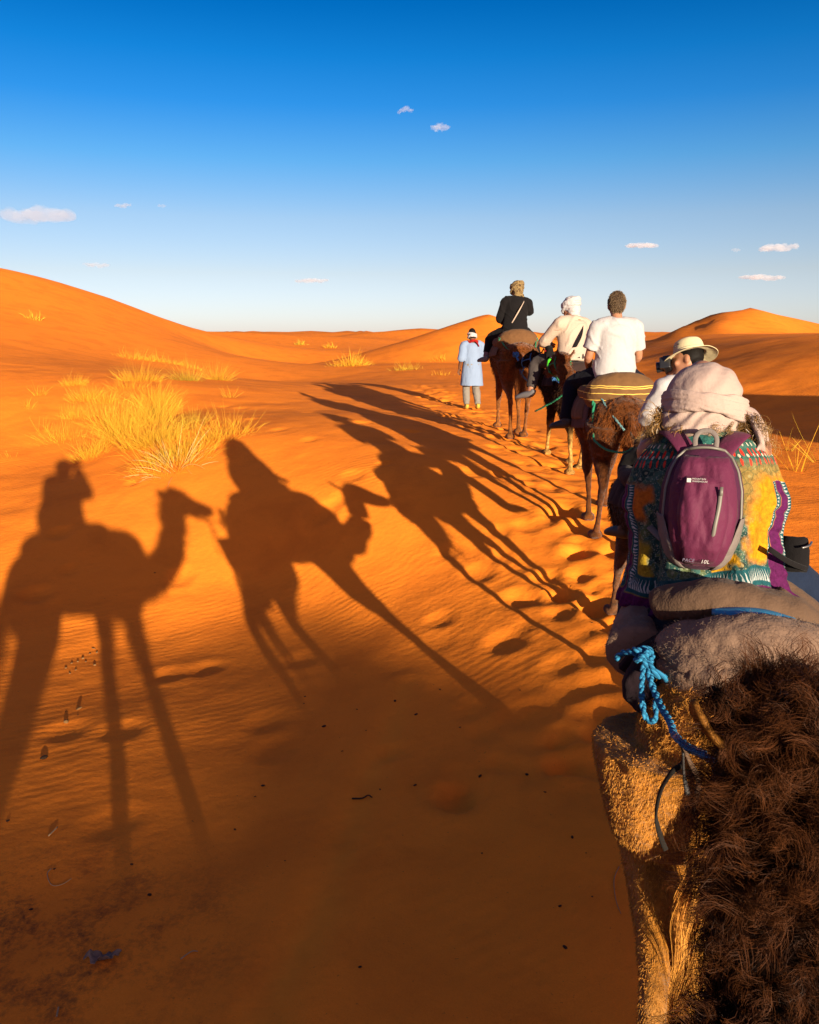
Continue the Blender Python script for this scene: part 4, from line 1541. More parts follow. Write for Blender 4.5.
# near saddle: broad felt pad, a roll above it, a blue mat between, dark blanket at the left
t5 = F5.thing('camel_saddle', 'grey beige felt saddle pad with a blue mat tucked under its upper roll', 'saddle', SEAT_P, 'saddles tied on the camels')
mb = MB()
mb.tube([(-.33, -.42, 1.50), (-.25, -.53, 1.565), (-.10, -.585, 1.60), (.06, -.59, 1.605), (.22, -.55, 1.58), (.36, -.44, 1.50)], [(.09, .10), (.135, .145), (.15, .165), (.15, .165), (.14, .15), (.09, .10)], 22, up=(0, 0, 1), dense=4)
mb.v = [(x_ * .82 + .13, y_, z_) for x_, y_, z_ in mb.v]
for sd in (-1, 1):
    mb.tube([(sd * .26, -.38, 1.52), (sd * .28, -.10, 1.52), (sd * .26, .25, 1.54)], [.10, .09, .08], 14, dense=3)
mb.tube([(-.24, .28, 1.57), (0, .34, 1.63), (.24, .28, 1.57)], [.08, .10, .08], 14, dense=4)
shift(mb, SEAT_P)
me = fuse(mb, .011, 5, 'cushion')
rough(me, .022, 5, 3, 51)
rough(me, .007, 22, 3, 53, (1, 1, .5))
co = getco(me)
no = getno(me)
sl = np.exp(-((co[:, 2] - .13 - .30 * co[:, 0] * (co[:, 0] < 0) - .02 * np.sin(co[:, 0] * 20)) / .007) ** 2) * (co[:, 1] < -.45) * (np.abs(np.sin(co[:, 0] * 11 + .4)) > .45)
cr_, cn_ = sample_surface(me, 9000, lambda c_, n_: (c_[:, 1] < -.2) * 1.0, 61)
link('felt_fuzz', strands('felt_fuzz', cr_, cn_ * .6 + np.array([0, -.1, -.3]), .014, 3, .0011, .4, .004, 1.0, seed=62, jitter=.7), t5, hair_material('felt_fibre', (.16, .10, .07), (.26, .17, .12), (.34, .24, .18)))
fan = np.sin(np.arctan2(co[:, 2] - .02, co[:, 0] + .42) * 26 + 2 * fbm(co * 6, 2, 58)) * np.exp(-((co[:, 0] + .02) / .17) ** 2)
setco(me, co - no * (sl * .014 + .006 * fan)[:, None])
link('cushion', me, t5, FELT)
mb = MB().tube([(-.20, -.34, 1.70), (-.05, -.40, 1.755), (.10, -.40, 1.755), (.24, -.35, 1.71), (.34, -.25, 1.62)], [(.06, .05), (.085, .07), (.085, .07), (.08, .065), (.05, .05)], 18, up=(0, 0, 1), dense=4)
shift(mb, SEAT_P)
me = fuse(mb, .010, 4, 'upper_roll')
rough(me, .020, 9, 3, 52, (1, 1, .6))
link('upper_roll', me, t5, FELT_DK)
mb = MB().tube([(-.02, -.49, 1.742), (.07, -.505, 1.752), (.16, -.495, 1.748), (.23, -.46, 1.73)], [(.018, .012), (.05, .017), (.045, .016), (.015, .010)], 16, up=(0, 0, 1), dense=5)
shift(mb, SEAT_P)
link('foam_mat', mb.mesh('foam_mat'), t5, MAT_BLUE)
G = drape(-.50, .20, .45, 2.0, .10, 40, 50, .022, 55, 0, 9) - np.array(SEAT_P)
sheet('blanket', G, .016, FELT_DK, t5)
G = drape(-.44, .16, -1.15, -.3, .02, 36, 40, .016, 56, 0, 7) - np.array(SEAT_P)
sheet('blanket', G, .03, PLUM, t5)
mb = MB()
mb.tube([(-.13, -.46, 1.60), (-.20, -.52, 1.53), (-.245, -.54, 1.46), (-.26, -.54, 1.41)], [.05, .06, .055, .035], 14, dense=4)
mb.tube([(-.17, -.54, 1.50), (-.21, -.575, 1.44), (-.22, -.58, 1.39)], [.04, .045, .03], 12, dense=4)
shift(mb, SEAT_P)
me = fuse(mb, .010, 4, 'rolled_blanket')
rough(me, .012, 16, 3, 57)
link('rolled_blanket', me, t5, PLUM)

# ------------------------------------------------------------------ lead ropes
def lead(label, key, pts, r, origin):
    t = thing('lead_rope', label, 'rope', origin, 0, 1, 'ropes leading from saddle to camel')
    mb = MB()
    rope(mb, pts, r, 10, 8, .006, int(origin[0] * 90))
    mb.xform(Matrix.Translation(-Vector(origin)))
    link('cord', mb.mesh('cord'), t, ROPE[key])
    return t


def halter(t, HM, root, F, key):
    """Noseband and cheek cord round a camel's muzzle."""
    W = F.M @ HM
    mb = MB()
    ring = [W @ Vector((.085 * math.cos(a), .27 - .02 * math.sin(a), -.065 + .098 * math.sin(a))) for a in np.linspace(0, 2 * math.pi, 14)]
    rope(mb, ring, .009, 4, 6, 0)
    ring = [W @ Vector((.112 * math.cos(a), .02 + .015 * math.sin(a), -.01 + .125 * math.sin(a))) for a in np.linspace(0, 2 * math.pi, 16)]
    rope(mb, ring, .009, 4, 6, 0)
    for sd in (-1, 1):
        rope(mb, [W @ Vector((sd * .112, .02, -.01)), W @ Vector((sd * .104, .15, -.03)), W @ Vector((sd * .088, .27, -.065))], .008, 4, 6, 0)
    mb.xform(Matrix.Translation(-t.location))
    link('halter', mb.mesh('halter'), t, ROPE[key])


def muzzle(F, HM, side=0):
    return F.M @ (HM @ Vector((side * .08, .24, -.13)))


a = F3.w((-.31, -.58, 1.26))
t = lead('green lead rope looping from the yellow striped cushion to the next halter', 'green', [a, at(594, 440, 7.3), at(606, 449, 7.0), at(625, 452, 6.85), at(637, 447, 6.8), muzzle(F4, HM4)], .010, a)
halter(t, HM4, C4, F4, 'green')
a = F2.w((-.36, -.45, 1.46))
t = lead('dark green lead rope running from the plum cushion under the white T-shirt rider', 'green', [at(535, 411, 10.4), at(552, 402, 10.1), at(566, 390, 9.8), muzzle(F3, HM3, -1)], .012, at(535, 411, 10.4))
halter(t, HM3, C3, F3, 'green')
a = F1.w((-.02, -.93, 1.05))
t = lead('short blue lead rope hanging from the leading camel to the pale legged one', 'sky', [a, a + Vector((.10, -.10, -.10)), muzzle(F2, HM2) + Vector((-.06, .06, -.12)), muzzle(F2, HM2)], .011, a)
halter(t, HM2, C2, F2, 'sky')
a = at(640, 652, 2.50)
t = lead('thick turquoise lead rope knotted at the felt saddle pad above the tan rump', 'blue', [F5.w((-.22, -.60, 1.62)), at(648, 650, 2.46), at(650, 668, 2.42), at(656, 695, 2.36), at(668, 722, 2.22), at(680, 740, 2.05), at(703, 756, 1.86), at(735, 775, 1.72), muzzle(F6, HM6, -1)], .0095, a)
mb = MB()
knot(mb, at(643, 655, 2.44), .019, .009, 3)
rope(mb, [at(643, 655, 2.44), at(632, 652, 2.46), at(622, 654, 2.5), at(616, 660, 2.52)], .009, 6, 8)
rope(mb, [at(645, 658, 2.42), at(658, 674, 2.40), at(668, 680, 2.42), at(671, 686, 2.44)], .011, 6, 8)
rope(mb, [at(646, 660, 2.42), at(642, 690, 2.40), at(644, 712, 2.38), at(650, 722, 2.38), at(657, 718, 2.36), at(656, 700, 2.37)], .0085, 6, 8)
mb.xform(Matrix.Translation(-a))
link('knot', mb.mesh('knot'), t, ROPE['blue'])
STRAP = stripe_cloth('black_and_cream_strap', (.03, .025, .022), (.36, .30, .22), (0.0,), .005)
for i, pts in enumerate(([at(681, 742, 2.04), at(683, 762, 2.08), at(672, 772, 2.1), at(661, 790, 2.14), at(656, 815, 2.16), at(661, 838, 2.16), at(666, 850, 2.16)],
                         [at(683, 745, 2.04), at(690, 762, 2.06), at(698, 780, 2.06), at(696, 800, 2.06), at(692, 812, 2.08)], [at(683, 752, 2.05), at(684, 775, 2.07), at(688, 795, 2.07)])):
    mb = MB().tube([p - a for p in pts], [(.0035, .007)] * len(pts), 8, up=(0, .3, 1), dense=5)
    link('strap', mb.mesh('strap'), t, [STRAP, FELT_DK, SHOE][i])
halter(t, HM6, C6, F6, 'blue')
a = F4.w((.2, -.5, 1.5))
t = lead('teal lead rope tied to the halter of the tan camel', 'teal', [F4.w((.1, -.72, 1.45)), F4.w((.1, -.95, 1.25)), muzzle(F5, HM5)], .010, a)
halter(t, HM5, C5, F5, 'teal')


# ------------------------------------------------------------------ riders
def strand_hair(P, parent, mat, n=5000, length=.022, seed=3, beard=False):
    cap = hair_cap(P)
    o = link('hair', cap, parent, mat)
    r, nn = sample_surface(cap, n, None, seed)
    link('cropped_hair', strands('cropped_hair', r, nn * .5 + np.array([0, -.2, -.6]), length, 3, .0035, .6, seed=seed, jitter=.2), parent, mat)


def cross_strap(P, parent, mat, w=.022, flip=1, grow=.035):
    """A strap from one shoulder across the back to the other hip and up the chest."""
    pts = []
    for a in np.linspace(0, 2 * math.pi, 34):
        u = .5 + .5 * math.cos(a)                    # 1 at the shoulder
        z = .06 + .50 * u
        rx, ry = np.interp(z, [0, .25, .40, .50, .56], [.165, .152, .163, .16, .10]) + grow, np.interp(z, [0, .25, .40, .50, .56], [.135, .112, .122, .105, .085]) + grow
        x = flip * (.13 * (2 * u - 1)) 
        y = -.02 - ry * math.sin(a) * (1 - min(.6, (abs(x) / rx)) ** 2) ** .5
        pts.append(P.B @ Vector((x, y, z)))
    mb = MB().tube(pts, [(.004, w)] * len(pts), 8, up=(0, 0, 1), dense=2)
    return link('strap', mb.mesh('strap'), parent, mat)


def turban(P, parent, mat, name='headscarf', k=1.0, seed=0, tail=True):
    mb = MB()
    mb.ball((0, -.012, .118), (.098 * k, .115 * k, .11 * k), nu=22, nv=14)
    mb.ball((0, -.045, .045), (.088 * k, .085 * k, .08 * k))
    mb.ball((0, -.045, -.02), (.075 * k, .065 * k, .06 * k))
    for z, tl in ((.10, .12), (.125, -.10), (.145, .05)):
        ring = [(.094 * k * math.cos(a), -.012 + .111 * k * math.sin(a), z + tl * .4 * math.cos(a + seed) - .02 * math.sin(a)) for a in np.linspace(0, 2 * math.pi, 20)]
        mb.tube(ring, .022 * k, 8, caps=False)
    if tail:
        mb.tube([(.06, -.07, 0), (.075, -.10, -.07), (.07, -.115, -.15)], [(.03, .015), (.035, .012), (.03, .008)], 10, dense=3)
    mb.xform(P.H)
    me = fuse(mb, .008, 4, name)
    rough(me, .008, 24, 3, seed, (1, 1, 2.2))
    return link(name, me, parent, mat)


# rider 1: black clothes, leopard scarf
P = Pose(lean=.16, roll=.05, hyaw=R(20), hpitch=-.1, stocky=.98, arms=[((-.18, -.03, .50), (-.235, .08, .26), (-.14, .28, .20)), ((.18, -.03, .50), (.25, .12, .36), (.12, .28, .44))],
         knees=[(-.34, .30, -.06), (.34, .30, -.06)], ankles=[(-.44, .20, -.36), (.44, .20, -.40)], toes=[(-.54, .36, -.43), (.50, .38, -.48)])
t = seat_person('person in loose black clothes with a leopard print headscarf on the leading camel', C1, F1.s, 0, -.05, 1.70, P)
link('body', body_mesh(P), t, SKIN)
link('tunic', shirt_mesh(P, .95, .024, 0, folds=.016, arm_grow=.022, seed=11, belly=.015), t, BLACKC)
link('trousers', trousers_mesh(P, .022, .80, folds=.012), t, BLACKC)
link('sock', fuse(MB().tube([Vector(P.knees[0]).lerp(Vector(P.ankles[0]), .7), Vector(P.ankles[0])], [.055, .046], 12), .009, 3), t, cloth('mauve_legging', (.32, .20, .22), None, 20))
for i in (0, 1):
    link('shoe', shoe_mesh(P, i), t, SHOE_GREY)
turban(P, t, leo, 'headscarf', 1.0, 1)
cross_strap(P, t, CREAM, .010, 1, .085)

# rider 2: cream shirt, white scarf, black strap
P = Pose(lean=.20, hyaw=R(28), hpitch=-.05, twist=R(22), stocky=1.08, arms=[((-.20, -.02, .49), (-.34, .16, .26), (-.22, .36, .24)), ((.20, -.05, .50), (.26, .10, .28), (.02, .36, .26))],
         knees=[(-.40, .28, .00), (.34, .30, -.06)], ankles=[(-.50, .16, -.38), (.42, .22, -.50)], toes=[(-.66, .30, -.47), (.46, .42, -.57)])
t = seat_person('person in cream shirt and white headscarf with a black strap across the back', C2, F2.s, 0, -.05, 1.69, P)
link('body', body_mesh(P), t, SKIN)
link('shirt', shirt_mesh(P, .96, .024, 0, folds=.013, arm_grow=.024, seed=12), t, CREAM)
link('trousers', trousers_mesh(P, .022, .88, folds=.012), t, GREYT)
for i in (0, 1):
    link('shoe', shoe_mesh(P, i), t, SHOE_GREY)
turban(P, t, WHITE, 'headscarf', 1.04, 2)
R2 = t
cross_strap(P, t, BLACKC, .024, 1, .065)
bp = Matrix.Translation(t.location) @ Matrix.Rotation(t.rotation_euler.z, 4, 'Z')
b = thing('shoulder_bag', 'small black bag with red trim at the cream shirt rider\'s left hip', 'bag', bp @ Vector((-.25, .12, .10)), t.rotation_euler.z)
mb = MB().tube([(-.03, -.10, .0), (-.03, -.02, .02), (-.02, .10, .02)], [(.05, .09), (.06, .11), (.05, .09)], 14, dense=4)
me = fuse(mb, .008, 4)
rough(me, .006, 20, 2, 3)
link('pouch', me, b, BLACKC)
mb = MB().tube([(-.09, -.09, .05), (-.095, 0, .07), (-.08, .10, .06)], .008, 8, dense=4)
link('trim', mb.mesh('trim'), b, RED)
bt = thing('water_bottle', 'bright green bottle hanging at the cream shirt rider\'s left side', 'bottle', bp @ Vector((-.30, -.02, -.02)), t.rotation_euler.z)
mb = MB().tube([(0, 0, -.12), (0, 0, -.115), (.01, 0, -.05), (.015, 0, .03), (.02, 0, .06), (.022, 0, .075)], [.03, .04, .042, .041, .036, .018], 16, dense=2)
GREENB = material('bright_green_plastic', (.07, .62, .02), .35, .4)
link('bottle_body', mb.mesh('bottle_body'), bt, GREENB)
link('bottle_cap', MB().tube([(.022, 0, .074), (.024, 0, .105)], [.019, .018], 12).mesh('bottle_cap'), bt, BLACKPL)

# rider 3: white T-shirt
P = Pose(lean=.03, hyaw=-R(4), hpitch=-.08, stocky=1.0, arms=[((-.185, -.03, .50), (-.255, .02, .22), (-.20, .27, .10)), ((.185, -.03, .50), (.25, .05, .22), (.13, .28, .14))],
         knees=[(-.36, .26, -.06), (.36, .26, -.06)], ankles=[(-.44, .12, -.42), (.44, .16, -.46)], toes=[(-.58, .20, -.50), (.50, .36, -.54)])
t = seat_person('person in a white T-shirt with short greying hair and dark trousers', C3, F3.s, -.005, -.05, 1.70, P, size=.95)
link('body', body_mesh(P), t, SKIN)
link('shirt', shirt_mesh(P, .36, .026, 0, folds=.012, arm_grow=.022, seed=13, belly=.016), t, WHITE)
link('trousers', trousers_mesh(P, .018, 1.0, folds=.010), t, NAVY)
for i in (0, 1):
    link('shoe', shoe_mesh(P, i, high=.35), t, SHOE)
strand_hair(P, t, HAIR_GREY, 4000, .02)

# rider 4: khaki hat, camera raised, turned to the left
P = Pose(lean=.46, hyaw=R(48), hpitch=.05, twist=R(14), arms=[((-.195, -.0, .50), (-.285, .24, .27), (-.12, .36, .52)), ((.195, -.03, .50), (.16, .40, .30), (-.03, .44, .54))],
         knees=[(-.36, .26, -.04), (.36, .26, -.04)], ankles=[(-.42, .10, -.46), (.42, .14, -.48)], toes=[(-.50, .28, -.54), (.48, .34, -.56)])
t = seat_person('person in a khaki sun hat and white shirt holding a camera to the face', C4, F4.s, .26, -.05, 1.70, P)
R4 = t
link('body', body_mesh(P, curl=1.2, palm=((.6, .2, .2), (-.6, .0, .2))), t, SKIN)
link('shirt', shirt_mesh(P, .97, .022, 0, folds=.012, arm_grow=.02, seed=14), t, WHITE)
link('trousers', trousers_mesh(P, .018, 1.0, folds=.010), t, BLACKC)
for i in (0, 1):
    link('shoe', shoe_mesh(P, i, high=.3), t, SHOE)
link('hair', hair_cap(P), t, HAIR_DARK)
prof = [(.001, .108), (.04, .110), (.070, .104), (.085, .090), (.092, .06), (.097, .015), (.100, .004), (.108, -.002), (.135, -.012), (.160, -.026), (.172, -.034)]
prof = catmull(prof, 4)
G = np.zeros((len(prof), 49, 3))
for i, (r_, z_) in enumerate(prof):
    for j in range(49):
        a = 2 * math.pi * j / 48
        w = max(0, r_ - .10) / .07
        G[i, j] = (r_ * math.cos(a) * .94, r_ * math.sin(a) * 1.05, z_ + w * (.022 * abs(math.cos(a)) ** 2 - .012 * math.cos(2 * a + .6)))
_P = G.reshape(-1, 3)
_P += .004 * np.stack([fbm(_P * 14, 2, k) for k in range(3)], 1)
HB = P.H @ Matrix.Translation((0, -.015, .128)) @ Matrix.Rotation(-.12, 4, 'X')
G = np.array([HB @ Vector(p) for p in _P]).reshape(G.shape)
hat = sheet('hat', G, .004, KHAKI, t)
ring = [HB @ Vector((.0985 * math.cos(a) * .94, .0985 * math.sin(a) * 1.05, .016)) for a in np.linspace(0, 2 * math.pi, 30)]
link('hat_band', MB().tube(ring, [(.004, .012)] * 30, 8, up=(0, 0, 1)).mesh('hat_band'), hat, KHAKI)
for a in (2.2, 2.6):
    link('eyelet', MB().ball(HB @ Vector((.093 * math.cos(a), .099 * math.sin(a), .065)), .006, nu=8, nv=6).mesh('eyelet'), hat, BLACKPL)
CM = Matrix.Translation(t.location) @ Matrix.Rotation(t.rotation_euler.z, 4, 'Z') @ P.H
cam_t = thing('camera', 'black camera raised to the face of the rider in the khaki hat', 'camera', CM @ Vector((0, .130, .075)))
cam_t.rotation_euler = CM.to_euler()


def camera_parts(t, lens_len=.10):
    mb = MB().box((0, 0, 0), (.135, .05, .085)).box((0, .005, .052), (.055, .05, .03)).box((-.055, .012, 0), (.03, .065, .08))
    me = fuse(mb, .004, 4)
    link('camera_body', me, t, BLACKPL)
    mb = MB().tube([(0, .02, -.005), (0, .05, -.005), (0, .055, -.005), (0, .02 + lens_len, -.005), (0, .024 + lens_len, -.005)], [.034, .034, .037, .037, .039], 22)
    l = link('lens', mb.mesh('lens'), t, BLACKPL)
    link('lens_glass', MB().ball((0, .022 + lens_len, -.005), (.031, .006, .031)).mesh('lens_glass'), l, GLASS)
    link('viewfinder', MB().box((0, -.032, .052), (.03, .016, .022)).mesh('viewfinder', False), t, BLACKPL)


camera_parts(cam_t, .05)

# rider 5: poncho, rose scarf, backpack
P = Pose(lean=.10, roll=-.075, hyaw=R(6), hpitch=-.12, arms=[((-.19, -.03, .50), (-.235, .06, .26), (-.13, .28, .20)), ((.19, -.03, .50), (.235, .06, .26), (.13, .28, .20))],
         knees=[(-.24, .34, -.06), (.38, .20, -.06)], ankles=[(-.29, .30, -.48), (.46, .12, -.48)], toes=[(-.31, .50, -.56), (.52, .32, -.54)])
t = seat_person('person in a bright patterned poncho with a large rose beige headscarf', C5, F5.s, -.055, .08, 1.70, P, size=.90)
R5 = t
link('body', body_mesh(P), t, SKIN)
link('jeans', trousers_mesh(P, .026, 1.0, folds=.012), t, DENIM)
for i in (0, 1):
    link('shoe', shoe_mesh(P, i), t, SHOE)
PM = poncho_material()
nt, na = 90, 220
T_, TH = np.linspace(0, 1, nt), np.linspace(0, 2 * math.pi, na)
prof_t = [0, .10, .22, .34, .5, .68, .85, 1.0]
RX = np.interp(T_, [0, .10, .22, .34, .48, .57, .68, .85, 1], [.075, .145, .205, .248, .278, .290, .250, .258, .290])
RX = np.convolve(np.pad(RX, 3, 'edge'), np.ones(7) / 7, 'valid')
RY = np.interp(T_, prof_t, [.075, .105, .135, .160, .185, .205, .230, .255])
ZZ = np.interp(T_, prof_t, [.60, .565, .525, .465, .35, .205, .05, -.085])
G = np.zeros((nt, na, 3))
DOWN, ALONG = np.zeros((nt, na)), np.zeros((nt, na))
for i in range(nt):
    tt = T_[i]
    fold = tt ** 1.4 * (.030 * np.sin(TH * 7 + 1.2 + tt * 1.5) + .020 * np.sin(TH * 13 + 4 * tt) + .008 * np.sin(TH * 23 + 2))
    ruf = .012 * np.sin(TH * 46) * sstep(.93, 1, tt)
    sl_ = np.maximum(np.exp(-((TH - 2 * math.pi + .30) / .16) ** 2), np.exp(-((TH - math.pi - .30) / .16) ** 2)) * sstep(.40, .62, tt)
    k = 1 + fold / .28 + ruf / .28 + sl_ * (.05 + .022 * np.sin(tt * 60) + .012 * np.sin(tt * 133))
    ed = np.minimum(np.abs(TH - 2 * math.pi + .30), np.abs(TH - math.pi - .30))
    DOWN[i] = np.maximum(tt, np.where(tt > .46, 1.0 - ed * .60, 0))
    ALONG[i] = np.where(DOWN[i] > tt, tt * .42, TH / (2 * math.pi))
    ex = 2.3
    cs, sn = np.cos(TH), np.sin(TH)
    rr_ = (np.abs(cs) ** ex + np.abs(sn) ** ex) ** (-1 / ex)
    G[i, :, 0] = RX[i] * rr_ * cs * k
    G[i, :, 1] = -.03 + RY[i] * rr_ * sn * k
    G[i, :, 2] = ZZ[i] - .03 * tt ** 3 * np.sin(TH * 2 + .6) - .02 * sstep(.3, 1, tt) * np.sin(TH * 3 + 1)
_P = G.reshape(-1, 3)
_P = _P + .010 * np.stack([fbm(_P * 10, 3, 60 + k) for k in range(3)], 1) * np.repeat(sstep(.1, .5, T_), na)[:, None]
_P = np.array([P.B @ Vector(p) for p in _P])
sheet('poncho', _P.reshape(G.shape), .006, PM, t, attrs={'down': DOWN, 'around': ALONG})
# headscarf: a high dome, a twisted band lapped over it, a loose wrap below, a tail hanging at the right
def scarf_layer(name, mb, fold, seed, parent):
    mb.xform(P.H)
    me = fuse(mb, .0065, 3, name)
    co, no = getco(me), getno(me)
    hm = np.array(P.H.inverted())
    q = co @ hm[:3, :3].T + hm[:3, 3]
    co = co + no * fold(q, co)[:, None]
    c0 = np.array(P.H @ Vector((0, -.02, .0)))
    setco(me, c0 + (co - c0) * np.array([1.06, 1.03, 1.0]))
    return link(name, me, parent, ROSE)


mb = MB()
mb.ball((.006, -.02, .068), (.134, .140, .132), nu=26, nv=18)
hs_ = scarf_layer('headscarf', mb, lambda q, c_: .0026 * np.sin((q[:, 2] * .5 - q[:, 0]) * 70 + 6 * fbm(c_ * 5, 2, 74)) + .006 * fbm(c_ * 9, 3, 72), 1, t)
mb = MB()
for z, tl, r_ in ((.052, -.040, .015), (.034, -.046, .017), (.014, -.040, .017), (-.004, -.052, .016)):
    ring = [(.004 + .138 * math.cos(a), -.022 + .144 * math.sin(a), z + tl * .55 * math.cos(a) + .007 * math.sin(a * 3 + z * 60)) for a in np.linspace(0, 2 * math.pi, 32)]
    mb.tube(ring, [(r_ * .9, r_)] * 32, 10, caps=False)
scarf_layer('scarf_band', mb, lambda q, c_: .0022 * np.sin((q[:, 2] + .28 * q[:, 0]) * 420 + 5 * fbm(c_ * 8, 2, 76)) + .003 * fbm(c_ * 20, 2, 77), 2, hs_)
mb = MB()
mb.ball((-.008, -.03, -.028), (.150, .134, .070), nu=26, nv=16)
mb.ball((-.014, -.045, -.068), (.130, .108, .046), nu=24, nv=14)
scarf_layer('scarf_wrap', mb, lambda q, c_: .0048 * np.sin((q[:, 2] - .75 * q[:, 0]) * 110 + 4 * fbm(c_ * 6, 2, 73)) + .006 * fbm(c_ * 11, 3, 75), 3, hs_)
mb = MB()
mb.tube([(.125, -.05, .02), (.155, -.06, -.01), (.185, -.065, -.07), (.192, -.07, -.13), (.180, -.07, -.168)], [(.022, .02), (.034, .02), (.052, .020), (.058, .016), (.050, .008)], 16, dense=5)
scarf_layer('scarf_tail', mb, lambda q, c_: .005 * np.sin((q[:, 0] + .35 * q[:, 2]) * 190) + .003 * fbm(c_ * 20, 2, 79), 4, hs_)
rngh = np.random.default_rng(20)
_c = np.concatenate([np.stack([rngh.uniform(-.17, -.11, 26), rngh.uniform(-.09, .03, 26), rngh.uniform(.60, .68, 26)], 1), np.stack([rngh.uniform(.10, .20, 24), rngh.uniform(-.09, .02, 24), rngh.uniform(.57, .64, 24)], 1),
                     np.stack([rngh.uniform(-.10, .10, 16), rngh.uniform(-.13, -.11, 16), rngh.uniform(.58, .61, 16)], 1)])
_c = np.array([P.B @ Vector(p) for p in _c])
_r = np.repeat(_c, 30, 0) + rngh.normal(0, .007, (len(_c) * 30, 3))
_d = np.stack([_r[:, 0] * 2.2, np.full(len(_r), -.15), np.full(len(_r), -.8)], 1)
_L = np.where(np.abs(_r[:, 0]) > .1, .115, .05)
link('curly_hair', strands('curly_hair', _r, _d, _L, 10, .0022, .6, .018, 1.6, clump=np.repeat(np.arange(len(_c)), 30), seed=21, jitter=.3), t, HAIR_BLOND)
RM = Matrix.Translation(t.location) @ Matrix.Rotation(t.rotation_euler.z, 4, 'Z') @ Matrix.Scale(.90, 4)
bpk = backpack(RM @ (P.B @ Vector((-.005, -.205, .30))), t.rotation_euler.z + R(3), -.10, 'small purple day pack with grey trim on the poncho wearer\'s back')
b = thing('shoulder_bag', 'black zipped bag hanging at the poncho wearer\'s right side', 'bag', RM @ Vector((.32, .02, .12)), t.rotation_euler.z, .78)
mb = MB().tube([(0, -.04, -.075), (0, -.02, 0), (0, .0, .075)], [(.06, .05), (.065, .065), (.055, .05)], 16, up=(0, 1, 0), dense=4)
me = fuse(mb, .007, 3)
rough(me, .005, 22, 2, 9)
link('pouch', me, b, BLACKC)
link('zip', MB().tube([(.02, -.10, .05), (.05, -.075, .055), (.066, -.02, .06)], .005, 8, dense=4).mesh('zip'), b, STEEL)
link('strap', MB().tube([(.05, -.07, -.05), (-.03, -.17, .0), (-.12, -.25, .07)], [(.004, .012)] * 3, 8, up=(0, 0, 1), dense=4).mesh('strap'), b, BLACKC)

# rider 6: the photographer, known from the shadow
P = Pose(lean=.06, stocky=1.3, arms=[((-.23, -.03, .50), (-.36, .10, .40), (-.085, .21, .685)), ((.23, -.03, .50), (.36, .10, .40), (.085, .21, .685))])
t = seat_person('photographer with raised arms, seen only as the shadow at the left edge', C6, 1.0, -.0, -.17, 1.70, P)
link('body', body_mesh(P, curl=1.2, palm=((1, .1, 0), (-1, .1, 0))), t, SKIN)
link('shirt', shirt_mesh(P, .97, .05, 0, folds=.014, arm_grow=.04, seed=16, belly=.04), t, KHAKI)
link('trousers', trousers_mesh(P, .02, 1.0), t, NAVY)
for i in (0, 1):
    link('shoe', shoe_mesh(P, i), t, SHOE)
turban(P, t, WHITE, 'headscarf', 1.02, 6)
cam_t = thing('camera', 'camera held up by the shadow photographer at the left edge', 'camera', (0, -.135, CAMZ))
camera_parts(cam_t, .06)

# ------------------------------------------------------------------ the guide on foot
P = Pose(lean=.04, hyaw=-R(6), hpitch=-.06, arms=[((-.19, -.03, .51), (-.25, -.05, .24), (-.27, .06, .0)), ((.19, -.03, .51), (.25, .02, .25), (.16, .22, .16))],
         knees=[(-.10, .10, -.38), (.10, .02, -.39)], ankles=[(-.10, .02, -.79), (.10, -.17, -.77)], toes=[(-.11, .18, -.86), (.12, -.03, -.86)])
gp = at(472, 366, 17.8)
gz = hz(gp.x, gp.y)
t = thing('person', 'walking guide in a pale blue robe with a red neck scarf ahead of the camels', 'person', (gp.x, gp.y, gz + .895), R(12))
link('body', body_mesh(P), t, SKIN_DARK)
mb = MB()
mb.tube([P.B @ Vector(p) for p in ((0, -.035, .56), (0, -.03, .48), (0, -.015, .36), (0, -.015, .2), (0, -.01, .0), (0, .0, -.2), (0, .01, -.36))], [(.12, .09), (.185, .13), (.19, .145), (.195, .15), (.215, .175), (.24, .20), (.255, .215)], 26, up=(0, 1, 0), dense=4)
for i, sd in ((0, -1), (1, 1)):
    s0, el, wr = P.sh(i), Vector(P.arms[i][1]), Vector(P.arms[i][2])
    mb.tube([P.B @ Vector((sd * .05, -.03, .53)), s0, s0.lerp(el, .6), el, el.lerp(wr, .15)], [.075, .082, .086, .092, .095], 16, dense=3)
me = fuse(mb, .012, 4, 'robe')
rough(me, .016, 8, 3, 5, (1, 1, .35))
link('robe', me, t, PALEBLUE)
link('trousers', trousers_mesh(P, .02, .96, folds=.012), t, cloth('pale_grey_trousers', (.36, .32, .28), None, 10))
for i in (0, 1):
    link('slipper', shoe_mesh(P, i), t, SHOE_YEL)
link('hair', hair_cap(P), t, HAIR_DARK)
mb = MB()
for z, tl in ((.055, .02), (.078, -.025), (.03, .0)):
    ring = [(.088 * math.cos(a), -.01 + .106 * math.sin(a), z + tl * math.cos(a) - .02 * math.sin(a)) for a in np.linspace(0, 2 * math.pi, 22)]
    mb.tube(ring, .022, 8, caps=False)
mb.xform(P.H)
me = fuse(mb, .008, 3)
rough(me, .006, 30, 2, 8)
link('turban', me, t, WHITE)
mb = MB()
ring = [(.105 * math.cos(a), -.02 + .10 * math.sin(a), .575 + .012 * math.sin(a * 3) - .015 * math.sin(a)) for a in np.linspace(0, 2 * math.pi, 22)]
mb.tube(ring, [(.03, .032)] * 22, 10, caps=False)
mb.tube([(.03, -.13, .58), (.08, -.145, .53), (.11, -.15, .47)], [(.03, .012), (.035, .012), (.03, .008)], 10, dense=3)
me = fuse(mb, .009, 3)
rough(me, .008, 24, 2, 6)
link('neck_scarf', me, t, RED)
